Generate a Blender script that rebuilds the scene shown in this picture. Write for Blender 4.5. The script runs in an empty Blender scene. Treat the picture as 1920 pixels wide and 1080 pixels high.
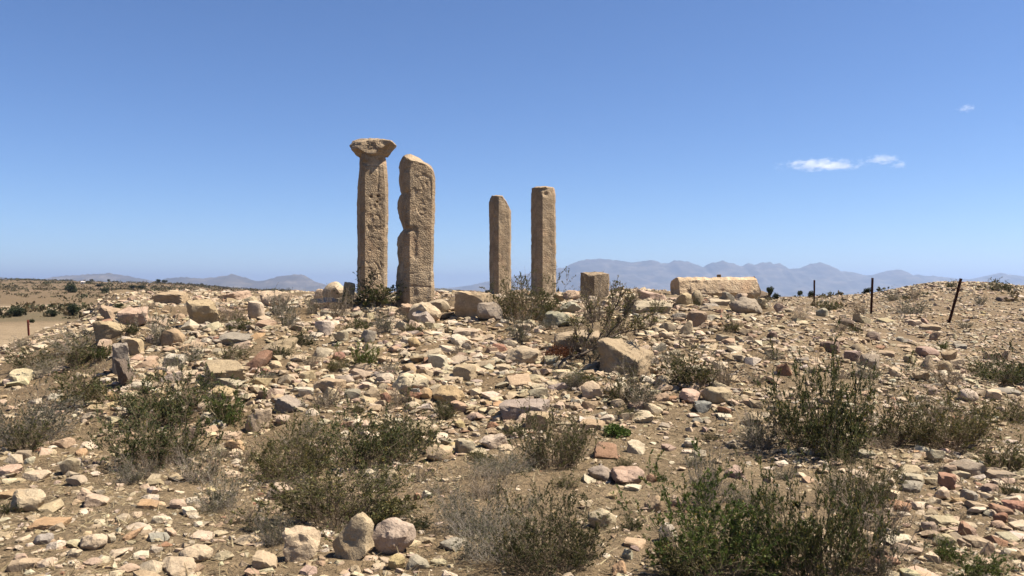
import bpy, math, random, time
import numpy as np
from mathutils import Vector

T0 = time.time()
SC = bpy.context.scene
COL = SC.collection
R = math.radians

# ------------------------------------------------------------------ camera
EYE = 1.65                     # eye height over the foreground, metres
F = 1600.0                     # focal length in photo pixels (1920 wide) = 30 mm
cam_d = bpy.data.cameras.new('camera')
cam_d.sensor_width = 36.0
cam_d.lens = 30.0
cam_d.clip_start = 0.1
cam_d.clip_end = 90000.0
cam_d.dof.use_dof = True
cam_d.dof.focus_distance = 17.0
cam_d.dof.aperture_fstop = 7.0
cam = bpy.data.objects.new('camera', cam_d)
cam.location = (0, 0, EYE)
cam.rotation_euler = (R(90), 0, 0)
COL.objects.link(cam)
SC.camera = cam

# ------------------------------------------------------------------ light
SUN_EL, SUN_AZ = 57.0, 91.0     # azimuth from +Y towards +X
world = bpy.data.worlds.new('World')
SC.world = world
world.use_nodes = True
wn = world.node_tree
wn.nodes.clear()
sky = wn.nodes.new('ShaderNodeTexSky')
sky.sky_type = 'NISHITA'
sky.sun_disc = False
sky.sun_elevation = R(SUN_EL)
sky.sun_rotation = R(SUN_AZ)
sky.altitude = 2600
sky.air_density = 1.0
sky.dust_density = 0.0
sky.ozone_density = 6.0
bg = wn.nodes.new('ShaderNodeBackground')
bg.inputs['Strength'].default_value = 0.055
wo = wn.nodes.new('ShaderNodeOutputWorld')
hue = wn.nodes.new('ShaderNodeHueSaturation')          # the whole sky a little richer, as the camera renders it
hue.inputs['Hue'].default_value = 0.505
hue.inputs['Saturation'].default_value = 1.08
hue.inputs['Value'].default_value = 1.02
wn.links.new(sky.outputs[0], hue.inputs['Color'])
wn.links.new(hue.outputs[0], bg.inputs[0])
wn.links.new(bg.outputs[0], wo.inputs[0])

sd = bpy.data.lights.new('sun', 'SUN')
sd.energy = 5.0
sd.angle = R(0.53)
sd.color = (1.0, 0.93, 0.82)
sun = bpy.data.objects.new('sun', sd)
to_sun = Vector((math.sin(R(SUN_AZ)) * math.cos(R(SUN_EL)), math.cos(R(SUN_AZ)) * math.cos(R(SUN_EL)), math.sin(R(SUN_EL))))
sun.rotation_euler = (-to_sun).to_track_quat('-Z', 'Y').to_euler()
sun.location = (30, 10, 60)
COL.objects.link(sun)

SC.view_settings.view_transform = 'Standard'
SC.view_settings.look = 'None'
SC.view_settings.exposure = 1.36
SC.view_settings.gamma = 1.0
SC.cycles.max_bounces = 12
SC.cycles.diffuse_bounces = 3
SC.cycles.glossy_bounces = 1
SC.cycles.transmission_bounces = 3
SC.cycles.transparent_max_bounces = 6
SC.cycles.volume_bounces = 10

# ------------------------------------------------------------------ numeric helpers
def _hash(ix, iy, iz, seed):
    n = (ix * 374761393 + iy * 668265263 + iz * 2147483647 + seed * 1274126177) & 0xffffffff
    n = ((n ^ (n >> 13)) * 1274126177) & 0xffffffff
    n = ((n ^ (n >> 16)) * 2246822519) & 0xffffffff
    return ((n ^ (n >> 15)) & 0xffffff) / float(0xffffff)

def vnoise(p, seed=0):
    p = np.asarray(p, dtype=np.float64)
    i = np.floor(p).astype(np.int64)
    f = p - i
    f = f * f * f * (f * (f * 6 - 15) + 10)
    out = 0
    for dx in (0, 1):
        wx = f[:, 0] if dx else 1 - f[:, 0]
        for dy in (0, 1):
            wy = f[:, 1] if dy else 1 - f[:, 1]
            for dz in (0, 1):
                wz = f[:, 2] if dz else 1 - f[:, 2]
                out = out + wx * wy * wz * _hash(i[:, 0] + dx, i[:, 1] + dy, i[:, 2] + dz, seed)
    return out * 2 - 1

def fbm(p, seed=0, octv=4, gain=0.5, lac=2.03):
    p = np.asarray(p, dtype=np.float64)
    a, s = 1.0, 0
    for k in range(octv):
        s = s + a * vnoise(p + 17.3 * k, seed + k)
        p = p * lac
        a *= gain
    return s

def sstep(a, b, x):
    t = np.clip((np.asarray(x, dtype=np.float64) - a) / (b - a), 0, 1)
    return t * t * (3 - 2 * t)

def N2(x, y, s, seed, octv=4):
    x = np.asarray(x, dtype=np.float64).ravel(); y = np.asarray(y, dtype=np.float64).ravel()
    return fbm(np.stack([x * s, y * s, np.full_like(x, 0.37 + seed)], 1), seed, octv)

# ------------------------------------------------------------------ terrain (world z in metres; foreground is 0)
FAR_A = np.array([-1.6, -0.6, -0.42, -0.29, -0.20, -0.08, 0.25, 0.31, 0.40, 0.50, 0.62, 1.6])
FAR_R = np.array([20., 40., 60., 80., 150., 400., 800., 1500., 4000., 50000.])
FAR_Z = np.array([
    [-0.5, -1.25, -1.3, -1.2, -1.2, 0.8, 9.5, -20, -200, -200],
    [-0.5, -1.25, -1.3, -1.2, -1.2, 0.8, 9.0, -20, -200, -200],
    [-0.4, -1.25, -1.4, -1.3, -1.3, 0.6, 6.2, -20, -200, -200],
    [0.6, -0.90, -1.5, -1.7, -2.0, -1.0, 0.2, -40, -200, -200],
    [1.2, 0.20, -1.5, -3.0, -5.0, -6.0, -6.0, -50, -200, -200],
    [1.4, 0.40, -1.0, -3.0, -6.0, -14., -20., -60, -200, -200],
    [1.2, 0.50, 0.0, -2.0, -6.0, -14., -20., -60, -200, -200],
    [1.0, 0.80, 0.95, 0.9, -1.0, -12., -20., -60, -200, -200],
    [0.75, 0.80, 1.20, 0.9, -1.0, -12., -20., -60, -200, -200],
    [0.70, 0.95, 1.58, 1.2, -1.0, -10., -20., -60, -200, -200],
    [0.65, 0.90, 1.62, 1.75, 0.5, -6.0, -20., -60, -200, -200],
    [0.65, 0.90, 1.62, 1.75, 0.5, -6.0, -20., -60, -200, -200]])

def far_z(x, y):
    r = np.sqrt(x * x + y * y)
    a = np.clip(x / np.maximum(y, 1e-3), -1.59, 1.59)
    a = np.where(y < 1e-3, np.sign(x) * 1.59, a)
    lr = np.log(np.clip(r, 20.0, 49000.0))
    LR = np.log(FAR_R)
    ia = np.clip(np.searchsorted(FAR_A, a, 'right') - 1, 0, len(FAR_A) - 2)
    ta = (a - FAR_A[ia]) / (FAR_A[ia + 1] - FAR_A[ia]); ta = ta * ta * (3 - 2 * ta)
    ir = np.clip(np.searchsorted(LR, lr, 'right') - 1, 0, len(LR) - 2)
    tr = (lr - LR[ir]) / (LR[ir + 1] - LR[ir])
    z0 = FAR_Z[ia, ir] * (1 - tr) + FAR_Z[ia, ir + 1] * tr
    z1 = FAR_Z[ia + 1, ir] * (1 - tr) + FAR_Z[ia + 1, ir + 1] * tr
    return z0 * (1 - ta) + z1 * ta

def wall_x(y):
    return -4.75 - 0.48 * (np.clip(y, 8.0, 30) - 10.3)

def near_z(x, y):
    front = sstep(7.3, 16.6, y)
    back = 1 - sstep(27, 37, y)
    right = 1 - sstep(3.6, 9.6, x - 0.10 * (y - 17))
    wl = np.where(y < 10.2, 2.6, 0.75)
    wx = wall_x(y)
    left = 0.68 * sstep(wx - wl - 4.2, wx + 0.3, x) + 0.32 * sstep(wx - wl, wx + 0.25 * wl, x)
    zr = 0.72 * sstep(8, 24, y)                       # gentle rise on the right
    zl = -0.45 * sstep(9, 22, y)                      # falling away on the left
    base = np.where(x > 0, zr, zr * 0 + zl * sstep(0, -5, x))
    base = zl * (1 - sstep(-6, 1, x)) + zr * sstep(-6, 1, x)
    top = 1.37 + 0.10 * sstep(19.5, 23, y)
    m = front * back * right * left
    return base * (1 - m) + top * m

def ground_z(x, y, detail=True):
    x = np.atleast_1d(np.asarray(x, dtype=np.float64)); y = np.atleast_1d(np.asarray(y, dtype=np.float64))
    r = np.sqrt(x * x + y * y)
    k = sstep(26, 38, r)
    z = near_z(x, y) * (1 - k) + far_z(x, y) * k
    if detail:
        sh = x.shape
        n = N2(x, y, 0.55, 3, 3).reshape(sh) * (0.06 + 0.06 * sstep(8, 11, y) * (1 - sstep(24, 30, y))) + N2(x, y, 2.1, 9, 3).reshape(sh) * 0.028
        n = n * sstep(3, 6, r) * (1 - 0.8 * sstep(40, 70, r))
        # rubble bank on the right skyline
        q = ((x - 24.5) / 4.2) ** 2 + ((y - 47) / 4.0) ** 2
        n = n + 0.55 * np.exp(-q)
        far = sstep(70, 160, r) * (1 - sstep(1200, 2500, r))
        n = n + far * N2(x, y, 1 / 45., 31, 3).reshape(sh) * 0.6
        z = z + n
    return z

def gz(x, y):
    return float(ground_z(x, y)[0])

_TS = np.concatenate([np.arange(3.5, 40, 0.03), np.geomspace(40, 1400, 900)])
def hit(px, py):
    """first ground point met by the sight line of a photo pixel"""
    dx, dz = (px - 960) / F, (540 - py) / F
    z = EYE + dz * _TS
    g = ground_z(dx * _TS, _TS)
    b = np.nonzero(z < g)[0]
    t = _TS[b[0]] if len(b) else 60.0
    return float(dx * t), float(t), float(ground_z(dx * t, t)[0])

def project(p):
    return 960 + F * p[0] / p[1], 540 - F * (p[2] - EYE) / p[1]

# ------------------------------------------------------------------ mesh / object helpers
def mesh_np(name, V, faces, mat=None, smooth=False, sharp=None, attrs=None):
    """faces: (M,3) or (M,4) array or list of such arrays"""
    V = np.asarray(V, dtype=np.float32)
    fl = [np.asarray(f, dtype=np.int32) for f in (faces if isinstance(faces, list) else [faces]) if len(f)]
    me = bpy.data.meshes.new(name)
    me.vertices.add(len(V)); me.vertices.foreach_set('co', V.ravel())
    loops = np.concatenate([f.ravel() for f in fl])
    tot = np.concatenate([np.full(len(f), f.shape[1], dtype=np.int32) for f in fl])
    start = np.concatenate([[0], np.cumsum(tot)[:-1]]).astype(np.int32)
    me.loops.add(len(loops)); me.loops.foreach_set('vertex_index', loops)
    me.polygons.add(len(tot)); me.polygons.foreach_set('loop_start', start)
    try:
        me.polygons.foreach_set('loop_total', tot)
    except Exception:
        pass
    me.polygons.foreach_set('use_smooth', np.full(len(tot), smooth, dtype=bool))
    for an, (typ, arr) in (attrs or {}).items():
        if typ == 'C':
            a = me.color_attributes.new(an, 'FLOAT_COLOR', 'POINT')
            c = np.ones((len(V), 4), dtype=np.float32); c[:, :3] = arr
            a.data.foreach_set('color', c.ravel())
        else:
            a = me.attributes.new(an, 'FLOAT', 'POINT')
            a.data.foreach_set('value', np.asarray(arr, dtype=np.float32))
    me.update(calc_edges=True)
    me.validate()
    if smooth and sharp:
        me.set_sharp_from_angle(angle=R(sharp))
    if mat:
        me.materials.append(mat)
    return me

def obj(name, me, parent=None, loc=None):
    o = bpy.data.objects.new(name, me)
    COL.objects.link(o)
    if parent is not None:
        o.parent = parent
    if loc is not None:
        o.location = loc
    return o

def tag(o, label=None, cat=None, group=None, kind=None):
    if label: o['label'] = label
    if cat: o['category'] = cat
    if group: o['group'] = group
    if kind or cat: o['kind'] = kind or 'thing'
    return o

# ------------------------------------------------------------------ materials
def nt(name):
    m = bpy.data.materials.new(name); m.use_nodes = True
    t = m.node_tree; t.nodes.clear()
    o = t.nodes.new('ShaderNodeOutputMaterial'); b = t.nodes.new('ShaderNodeBsdfPrincipled')
    b.inputs['Specular IOR Level'].default_value = 0.2
    b.inputs['Roughness'].default_value = 0.92
    t.links.new(b.outputs[0], o.inputs[0])
    return m, t, b, o

def nd(t, typ, **kw):
    n = t.nodes.new(typ)
    for k, v in kw.items():
        if k in n.inputs: n.inputs[k].default_value = v
        else: setattr(n, k, v)
    return n

def noise(t, vec, scale, detail=5, rough=0.6):
    n = nd(t, 'ShaderNodeTexNoise'); n.inputs['Scale'].default_value = scale
    n.inputs['Detail'].default_value = detail; n.inputs['Roughness'].default_value = rough
    t.links.new(vec, n.inputs['Vector'])
    return n.outputs[0]

def ramp(t, fac, stops, interp='LINEAR'):
    r = nd(t, 'ShaderNodeValToRGB'); r.color_ramp.interpolation = interp
    e = r.color_ramp.elements
    while len(e) < len(stops): e.new(0.5)
    for i, (p, c) in enumerate(stops):
        e[i].position = p; e[i].color = (*c, 1) if len(c) == 3 else c
    t.links.new(fac, r.inputs[0])
    return r.outputs[0]

def mix(t, fac, a, b, typ='MIX'):
    m = nd(t, 'ShaderNodeMix', data_type='RGBA', blend_type=typ)
    for s, v in ((0, fac), (6, a), (7, b)):
        if isinstance(v, (int, float)): m.inputs[s].default_value = v
        elif isinstance(v, tuple): m.inputs[s].default_value = (*v, 1)
        else: t.links.new(v, m.inputs[s])
    return m.outputs[2]

def bump(t, b, hgt, strength, dist):
    n = nd(t, 'ShaderNodeBump'); n.inputs['Strength'].default_value = strength; n.inputs['Distance'].default_value = dist
    t.links.new(hgt, n.inputs['Height']); t.links.new(n.outputs[0], b.inputs['Normal'])

def rock_material(name, source, big=False):
    m, t, b, o = nt(name)
    if source == 'object':
        oi = nd(t, 'ShaderNodeObjectInfo'); colr = oi.outputs['Color']
        tc = nd(t, 'ShaderNodeTexCoord'); vec0 = tc.outputs['Object']
        ad = nd(t, 'ShaderNodeVectorMath', operation='ADD')
        sc = nd(t, 'ShaderNodeMath', operation='MULTIPLY'); sc.inputs[1].default_value = 57.0
        t.links.new(oi.outputs['Random'], sc.inputs[0])
        t.links.new(vec0, ad.inputs[0]); t.links.new(sc.outputs[0], ad.inputs[1])
        vec = ad.outputs[0]
    else:
        at = nd(t, 'ShaderNodeAttribute', attribute_name='Col'); colr = at.outputs['Color']
        vec = nd(t, 'ShaderNodeNewGeometry').outputs['Position']
    n1 = noise(t, vec, 5.0, 6, 0.65)
    n2 = noise(t, vec, 34.0, 4, 0.7)
    n3 = noise(t, vec, 2.2, 3, 0.5)
    c = mix(t, 1.0, colr, ramp(t, n1, [(0.25, (0.78, 0.74, 0.69)), (0.5, (1.02, 1.01, 1.0)), (0.78, (1.2, 1.19, 1.16))]), 'MULTIPLY')
    c = mix(t, 1.0, c, ramp(t, n2, [(0.3, (0.80, 0.78, 0.75)), (0.62, (1.08, 1.07, 1.06))]), 'MULTIPLY')
    # grey weathering crust and iron staining, each with its own outline
    c = mix(t, ramp(t, n3, [(0.57, (0, 0, 0)), (0.72, (0.5, 0.5, 0.5))]), c, (0.135, 0.11, 0.085))
    st = noise(t, vec, 3.1, 4, 0.6)
    c = mix(t, ramp(t, st, [(0.6, (0, 0, 0)), (0.78, (0.28, 0.28, 0.28))]), c, (0.26, 0.155, 0.07))
    t.links.new(c, b.inputs['Base Color'])
    hm = nd(t, 'ShaderNodeMath', operation='ADD')
    t.links.new(n2, hm.inputs[0])
    k = nd(t, 'ShaderNodeMath', operation='MULTIPLY'); k.inputs[1].default_value = 2.0
    t.links.new(n1, k.inputs[0]); t.links.new(k.outputs[0], hm.inputs[1])
    bump(t, b, hm.outputs[0], 0.7, 0.018)
    return m

M_ROCK = rock_material('weathered_rock', 'object')
M_RUBBLE = rock_material('rubble_rock', 'attr')

def pillar_material():
    m, t, b, o = nt('pillar_sandstone')
    vec = nd(t, 'ShaderNodeTexCoord').outputs['Object']
    tone = nd(t, 'ShaderNodeAttribute', attribute_name='Col').outputs['Color']
    n1 = noise(t, vec, 3.0, 5, 0.6); n2 = noise(t, vec, 38.0, 4, 0.75); n3 = noise(t, vec, 1.3, 4, 0.6)
    c = ramp(t, n1, [(0.28, (0.170, 0.122, 0.077)), (0.5, (0.275, 0.203, 0.128)), (0.72, (0.365, 0.278, 0.182))])
    c = mix(t, 1.0, c, ramp(t, n2, [(0.28, (0.6, 0.58, 0.55)), (0.5, (0.97, 0.96, 0.95)), (0.7, (1.2, 1.18, 1.12))]), 'MULTIPLY')
    c = mix(t, ramp(t, n3, [(0.54, (0, 0, 0)), (0.66, (0.5, 0.5, 0.5))]), c, (0.15, 0.115, 0.08))
    pk = noise(t, vec, 2.1, 3, 0.5)
    c = mix(t, ramp(t, pk, [(0.56, (0, 0, 0)), (0.72, (0.28, 0.28, 0.28))]), c, (0.33, 0.185, 0.105))
    sk = nd(t, 'ShaderNodeMapping'); sk.inputs['Scale'].default_value = (7.0, 7.0, 0.9); t.links.new(vec, sk.inputs['Vector'])
    streak = noise(t, sk.outputs[0], 1.0, 5, 0.65)
    c = mix(t, ramp(t, streak, [(0.50, (0, 0, 0)), (0.68, (0.55, 0.55, 0.55))]), c, (0.115, 0.090, 0.068))
    gl = noise(t, vec, 6.5, 5, 0.7)
    c = mix(t, ramp(t, gl, [(0.56, (0, 0, 0)), (0.66, (0.22, 0.22, 0.22))]), c, (0.40, 0.32, 0.225))
    c = mix(t, 1.0, c, tone, 'MULTIPLY')
    t.links.new(c, b.inputs['Base Color'])
    vo = nd(t, 'ShaderNodeTexVoronoi'); vo.inputs['Scale'].default_value = 42.0; t.links.new(vec, vo.inputs['Vector'])
    bed = nd(t, 'ShaderNodeMapping'); bed.inputs['Scale'].default_value = (2.0, 2.0, 16.0); t.links.new(vec, bed.inputs['Vector'])
    nb = noise(t, bed.outputs[0], 1.0, 4, 0.65)
    h1 = nd(t, 'ShaderNodeMath', operation='ADD'); t.links.new(n2, h1.inputs[0]); t.links.new(vo.outputs['Distance'], h1.inputs[1])
    h2 = nd(t, 'ShaderNodeMath', operation='ADD'); t.links.new(h1.outputs[0], h2.inputs[0]); t.links.new(nb, h2.inputs[1])
    bump(t, b, h2.outputs[0], 0.7, 0.018)
    return m
M_PILLAR = pillar_material()

def ground_material():
    m, t, b, o = nt('dry_soil')
    vec = nd(t, 'ShaderNodeNewGeometry').outputs['Position']
    col = nd(t, 'ShaderNodeAttribute', attribute_name='Col').outputs['Color']
    n1 = noise(t, vec, 1.7, 6, 0.65); n2 = noise(t, vec, 22.0, 5, 0.75); n3 = noise(t, vec, 90.0, 3, 0.7)
    c = mix(t, 1.0, col, ramp(t, n1, [(0.3, (0.72, 0.70, 0.66)), (0.7, (1.18, 1.17, 1.15))]), 'MULTIPLY')
    c = mix(t, 1.0, c, ramp(t, n2, [(0.3, (0.50, 0.48, 0.45)), (0.5, (0.95, 0.95, 0.94)), (0.70, (1.5, 1.47, 1.42))]), 'MULTIPLY')
    c = mix(t, 1.0, c, ramp(t, n3, [(0.35, (0.7, 0.7, 0.68)), (0.65, (1.2, 1.2, 1.2))]), 'MULTIPLY')
    t.links.new(c, b.inputs['Base Color'])
    hm = nd(t, 'ShaderNodeMath', operation='ADD'); t.links.new(n2, hm.inputs[0]); t.links.new(n3, hm.inputs[1])
    bump(t, b, hm.outputs[0], 0.8, 0.025)
    return m
M_GROUND = ground_material()

def attr_material(name, rough=0.9, translucent=0.0, var=0.3):
    m, t, b, o = nt(name)
    col = nd(t, 'ShaderNodeAttribute', attribute_name='Col').outputs['Color']
    oi = nd(t, 'ShaderNodeObjectInfo')
    c = mix(t, 1.0, col, ramp(t, oi.outputs['Random'], [(0.0, (1 - var,) * 3), (0.5, (1, 1, 0.97)), (1.0, (1 + var, 1 + var * 0.7, 1 + var * 0.4))]), 'MULTIPLY')
    t.links.new(c, b.inputs['Base Color'])
    b.inputs['Roughness'].default_value = rough
    if translucent:
        tr = nd(t, 'ShaderNodeBsdfTranslucent'); ms = nd(t, 'ShaderNodeMixShader'); ms.inputs[0].default_value = translucent
        t.links.new(c, tr.inputs[0]); t.links.new(b.outputs[0], ms.inputs[1]); t.links.new(tr.outputs[0], ms.inputs[2])
        t.links.new(ms.outputs[0], o.inputs[0])
    return m
M_LEAF = attr_material('shrub_leaf', 0.7, 0.3, 0.25)
M_STEM = attr_material('shrub_stem', 0.9, 0.0, 0.2)
M_STRAW = attr_material('dry_straw', 0.9, 0.15, 0.0)

def rust_material():
    m, t, b, o = nt('rusty_iron')
    vec = nd(t, 'ShaderNodeTexCoord').outputs['Object']
    c = ramp(t, noise(t, vec, 14, 5, 0.7), [(0.3, (0.025, 0.010, 0.007)), (0.55, (0.07, 0.025, 0.014)), (0.75, (0.13, 0.05, 0.026))])
    t.links.new(c, b.inputs['Base Color']); b.inputs['Roughness'].default_value = 0.85
    return m
M_RUST = rust_material()
def red_material():
    m, t, b, o = nt('red_oxide_paint')
    vec = nd(t, 'ShaderNodeTexCoord').outputs['Object']
    c = ramp(t, noise(t, vec, 9, 5, 0.7), [(0.3, (0.11, 0.03, 0.02)), (0.7, (0.23, 0.06, 0.04))])
    t.links.new(c, b.inputs['Base Color']); b.inputs['Roughness'].default_value = 0.8
    return m
M_RED = red_material()

def mountain_material(name, c0, c1, c2, s):
    m, t, b, o = nt(name)
    vec = nd(t, 'ShaderNodeNewGeometry').outputs['Position']
    mp = nd(t, 'ShaderNodeMapping'); mp.inputs['Scale'].default_value = (s, s, s * 3.5)
    t.links.new(vec, mp.inputs['Vector'])
    c = ramp(t, noise(t, mp.outputs[0], 1.0, 6, 0.65), [(0.3, c0), (0.5, c1), (0.7, c2)])
    t.links.new(c, b.inputs['Base Color']); b.inputs['Roughness'].default_value = 1.0
    return m

# ------------------------------------------------------------------ the ground sheet
def axis(lo_f, hi_f, step, lo, hi, g=1.11):
    a = list(np.arange(lo_f, hi_f, step))
    s, v = step, a[-1]
    while v < hi:
        s *= g; v += s; a.append(v)
    s, v, b = step, a[0], []
    while v > lo:
        s *= g; v -= s; b.append(v)
    return np.array(b[::-1] + a)

xs = axis(-10, 12, 0.11, -30000, 30000)
ys = axis(4, 26, 0.11, -400, 30000, 1.09)
GX, GY = np.meshgrid(xs, ys)
GZ = ground_z(GX.ravel(), GY.ravel()).reshape(GX.shape)
gx, gy = GX.ravel(), GY.ravel()
rr = np.sqrt(gx ** 2 + gy ** 2)
soil = np.array([0.154, 0.107, 0.061])
grey = np.array([0.197, 0.151, 0.096])
sand = np.array([0.232, 0.174, 0.110])
veg = np.array([0.125, 0.087, 0.048])
pale = np.array([0.302, 0.232, 0.162])
gcol = np.tile(soil, (len(gx), 1))
k = np.clip(N2(gx, gy, 0.35, 12, 4) * 0.6 + 0.4, 0, 1)[:, None]
gcol = gcol * (1 - 0.55 * k) + grey * 0.55 * k
# left plain: sandy strip, pale rock shelf, scrub
leftw = (1 - sstep(-0.30, -0.12, gx / np.maximum(gy, 1))) * sstep(26, 40, rr)
n40 = N2(gx, gy, 1 / 18., 14, 4)
dist = rr + n40 * 6
w_sand = leftw * sstep(30, 40, dist) * (1 - sstep(70, 84, dist + 6 * n40)) * (0.72 + 0.28 * sstep(-0.3, 0.3, N2(gx, gy * 2.2, 1 / 9., 19, 4)))
w_scr = leftw * sstep(78, 86, dist)
gcol = gcol * (1 - w_sand[:, None]) + sand * w_sand[:, None]
gcol = gcol * (1 - w_scr[:, None]) + veg * w_scr[:, None]
w_pale = leftw * sstep(112, 122, dist) * (1 - sstep(150, 172, dist)) * sstep(-0.2, 0.3, n40 + 0.05)
w_grn = leftw * sstep(80, 85, dist) * (1 - sstep(104, 116, dist))
gcol = gcol * (1 - 0.75 * w_grn[:, None]) + np.array([0.125, 0.10, 0.055]) * 0.6 * w_grn[:, None]
gcol = gcol * (1 - 0.85 * w_pale[:, None]) + pale * 0.85 * w_pale[:, None]
w_p2 = leftw * sstep(230, 300, rr) * sstep(0.15, 0.6, N2(gx, gy * 0.25, 1 / 30., 15, 4))
gcol = gcol * (1 - 0.7 * w_p2[:, None]) + np.array([0.21, 0.14, 0.085]) * 0.7 * w_p2[:, None]
w_far = (1 - leftw) * sstep(60, 120, rr)
gcol = gcol * (1 - w_far[:, None]) + np.array([0.10, 0.085, 0.05]) * w_far[:, None]
ny, nx = GX.shape
idx = np.arange(ny * nx).reshape(ny, nx)
gf = np.stack([idx[:-1, :-1].ravel(), idx[:-1, 1:].ravel(), idx[1:, 1:].ravel(), idx[1:, :-1].ravel()], 1)
me = mesh_np('ground', np.stack([gx, gy, GZ.ravel()], 1), gf, M_GROUND, smooth=True, attrs={'Col': ('C', gcol)})
tag(obj('ground', me), kind='structure')

# ------------------------------------------------------------------ mountains
def mountain(name, prof, dist, depth, mat, rough, seed, nrow=60, step=3.0, base=-220):
    prof = np.array(prof, dtype=float)
    px = np.arange(prof[0, 0], prof[-1, 0] + 0.1, step)
    py = np.interp(px, prof[:, 0], prof[:, 1])
    kk = int(70 / step) * 2 + 1; pad = np.pad(py, kk // 2, mode='edge')
    py = py + 0.22 * (py - np.convolve(pad, np.ones(kk) / kk, 'valid'))      # crags stand a little prouder than the read-off points
    tt = np.concatenate([np.linspace(0, 1, nrow), [1.15, 1.5, 2.0]])
    P, T = np.meshgrid(px, tt)
    D = dist + (T - 1) * depth
    X = (P - 960) / F * dist * (0.86 + 0.14 * D / dist)
    ridge = (540 - np.interp(P, px, py)) / F * dist + EYE
    pt = np.stack([X.ravel() / rough, D.ravel() / rough, np.full(X.size, seed * 1.7)], 1)
    rn = 1 - np.abs(fbm(pt, seed, 5, 0.55)).reshape(X.shape)
    sh = np.where(T <= 1, 0.62 * T ** 1.5 + 0.38 * sstep(0.55, 1.0, T), np.clip(2 - T, 0, 1) ** 0.8)
    cut = (4 * T * (1 - T)).clip(0, 1)
    Z = base + (ridge - base) * sh * (1 - 0.42 * cut * (1 - rn))
    Z = np.where(T <= 1, np.minimum(Z, base + (ridge - base)), Z)
    jag = fbm(np.stack([px / 5.0, px * 0, px * 0 + seed], 1), seed + 5, 3) * 0.016 * (np.array(ridge[0]) - base)
    Z = Z + jag[None, :] * sstep(0.8, 1.0, T) * (T <= 1.01)
    n_y, n_x = X.shape
    I = np.arange(n_y * n_x).reshape(n_y, n_x)
    f = np.stack([I[:-1, :-1].ravel(), I[:-1, 1:].ravel(), I[1:, 1:].ravel(), I[1:, :-1].ravel()], 1)
    me = mesh_np(name, np.stack([X.ravel(), D.ravel(), Z.ravel()], 1), f, mat, smooth=True)
    return tag(obj(name, me), kind='structure')

M_MT = mountain_material('mountain_rock', (0.030, 0.029, 0.023), (0.066, 0.057, 0.045), (0.144, 0.120, 0.093), 0.004)
M_HILL = mountain_material('scrub_hill', (0.036, 0.033, 0.018), (0.078, 0.063, 0.039), (0.144, 0.108, 0.072), 0.018)
mountain('mountain_range_right', [(760, 556), (800, 547), (830, 541), (880, 535), (930, 524), (990, 513), (1044, 503), (1060, 501), (1078, 492), (1092, 488), (1120, 486), (1150, 488), (1190, 491), (1210, 489), (1225, 488), (1240, 493), (1252, 493), (1265, 489), (1290, 490), (1300, 494), (1310, 497), (1320, 500), (1328, 494), (1355, 490), (1375, 494), (1390, 499), (1403, 493), (1415, 497), (1428, 494), (1440, 492), (1455, 496), (1462, 493), (1468, 497), (1475, 503), (1500, 502), (1517, 496), (1525, 495), (1540, 494), (1560, 500), (1570, 507), (1600, 510), (1618, 515), (1640, 515), (1660, 509), (1680, 507), (1690, 507), (1700, 512), (1706, 518), (1722, 514), (1735, 517), (1750, 517), (1800, 523), (1830, 523), (1850, 518), (1875, 513), (1900, 516), (1920, 518), (2050, 521), (2200, 526), (2500, 540)], 12500, 4200, M_MT, 900, 4)
mountain('mountain_range_left', [(-500, 532), (-300, 522), (-120, 518), (0, 520), (40, 527), (60, 528), (100, 520), (140, 516), (205, 513), (240, 518), (290, 526), (320, 521), (340, 520), (370, 522), (400, 520), (425, 517), (433, 515), (450, 518), (480, 526), (500, 524), (520, 519), (540, 517), (565, 516), (575, 520), (585, 527), (600, 531), (640, 540), (720, 552)], 8200, 2600, M_MT, 620, 9)
mountain('scrub_hill', [(690, 560), (730, 553), (780, 544), (815, 540), (830, 541), (850, 543), (880, 544), (915, 547), (960, 549), (1010, 553), (1080, 560)], 2300, 700, M_HILL, 160, 15, nrow=40, base=-80)
print('terrain', round(time.time() - T0, 1))

# ------------------------------------------------------------------ haze
hx = 31500.0
bm_v = np.array([[x, y, z] for z in (-262, 440) for y in (-900, hx) for x in (-hx, hx)])
bm_f = np.array([[0, 2, 3, 1], [4, 5, 7, 6], [0, 1, 5, 4], [2, 6, 7, 3], [0, 4, 6, 2], [1, 3, 7, 5]])
mh = bpy.data.materials.new('haze_air'); mh.use_nodes = True
th = mh.node_tree; th.nodes.clear()
ho = th.nodes.new('ShaderNodeOutputMaterial'); pv = th.nodes.new('ShaderNodeVolumePrincipled')
pv.inputs['Color'].default_value = (0.40, 0.53, 0.79, 1)
pv.inputs['Density'].default_value = 0.82e-4
pv.inputs['Anisotropy'].default_value = 0.35
th.links.new(pv.outputs[0], ho.inputs['Volume'])
tag(obj('haze', mesh_np('haze', bm_v, bm_f, mh)), kind='stuff')

# ------------------------------------------------------------------ rock shapes
def icosphere(n):
    import bmesh
    bm = bmesh.new(); bmesh.ops.create_icosphere(bm, subdivisions=n, radius=1)
    bm.verts.ensure_lookup_table()
    V = np.array([v.co[:] for v in bm.verts]); Fc = np.array([[v.index for v in f.verts] for f in bm.faces])
    bm.free()
    V /= np.linalg.norm(V, axis=1)[:, None]
    return V, Fc
ICO = {n: icosphere(n) for n in (1, 2, 3, 4, 5)}

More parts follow.
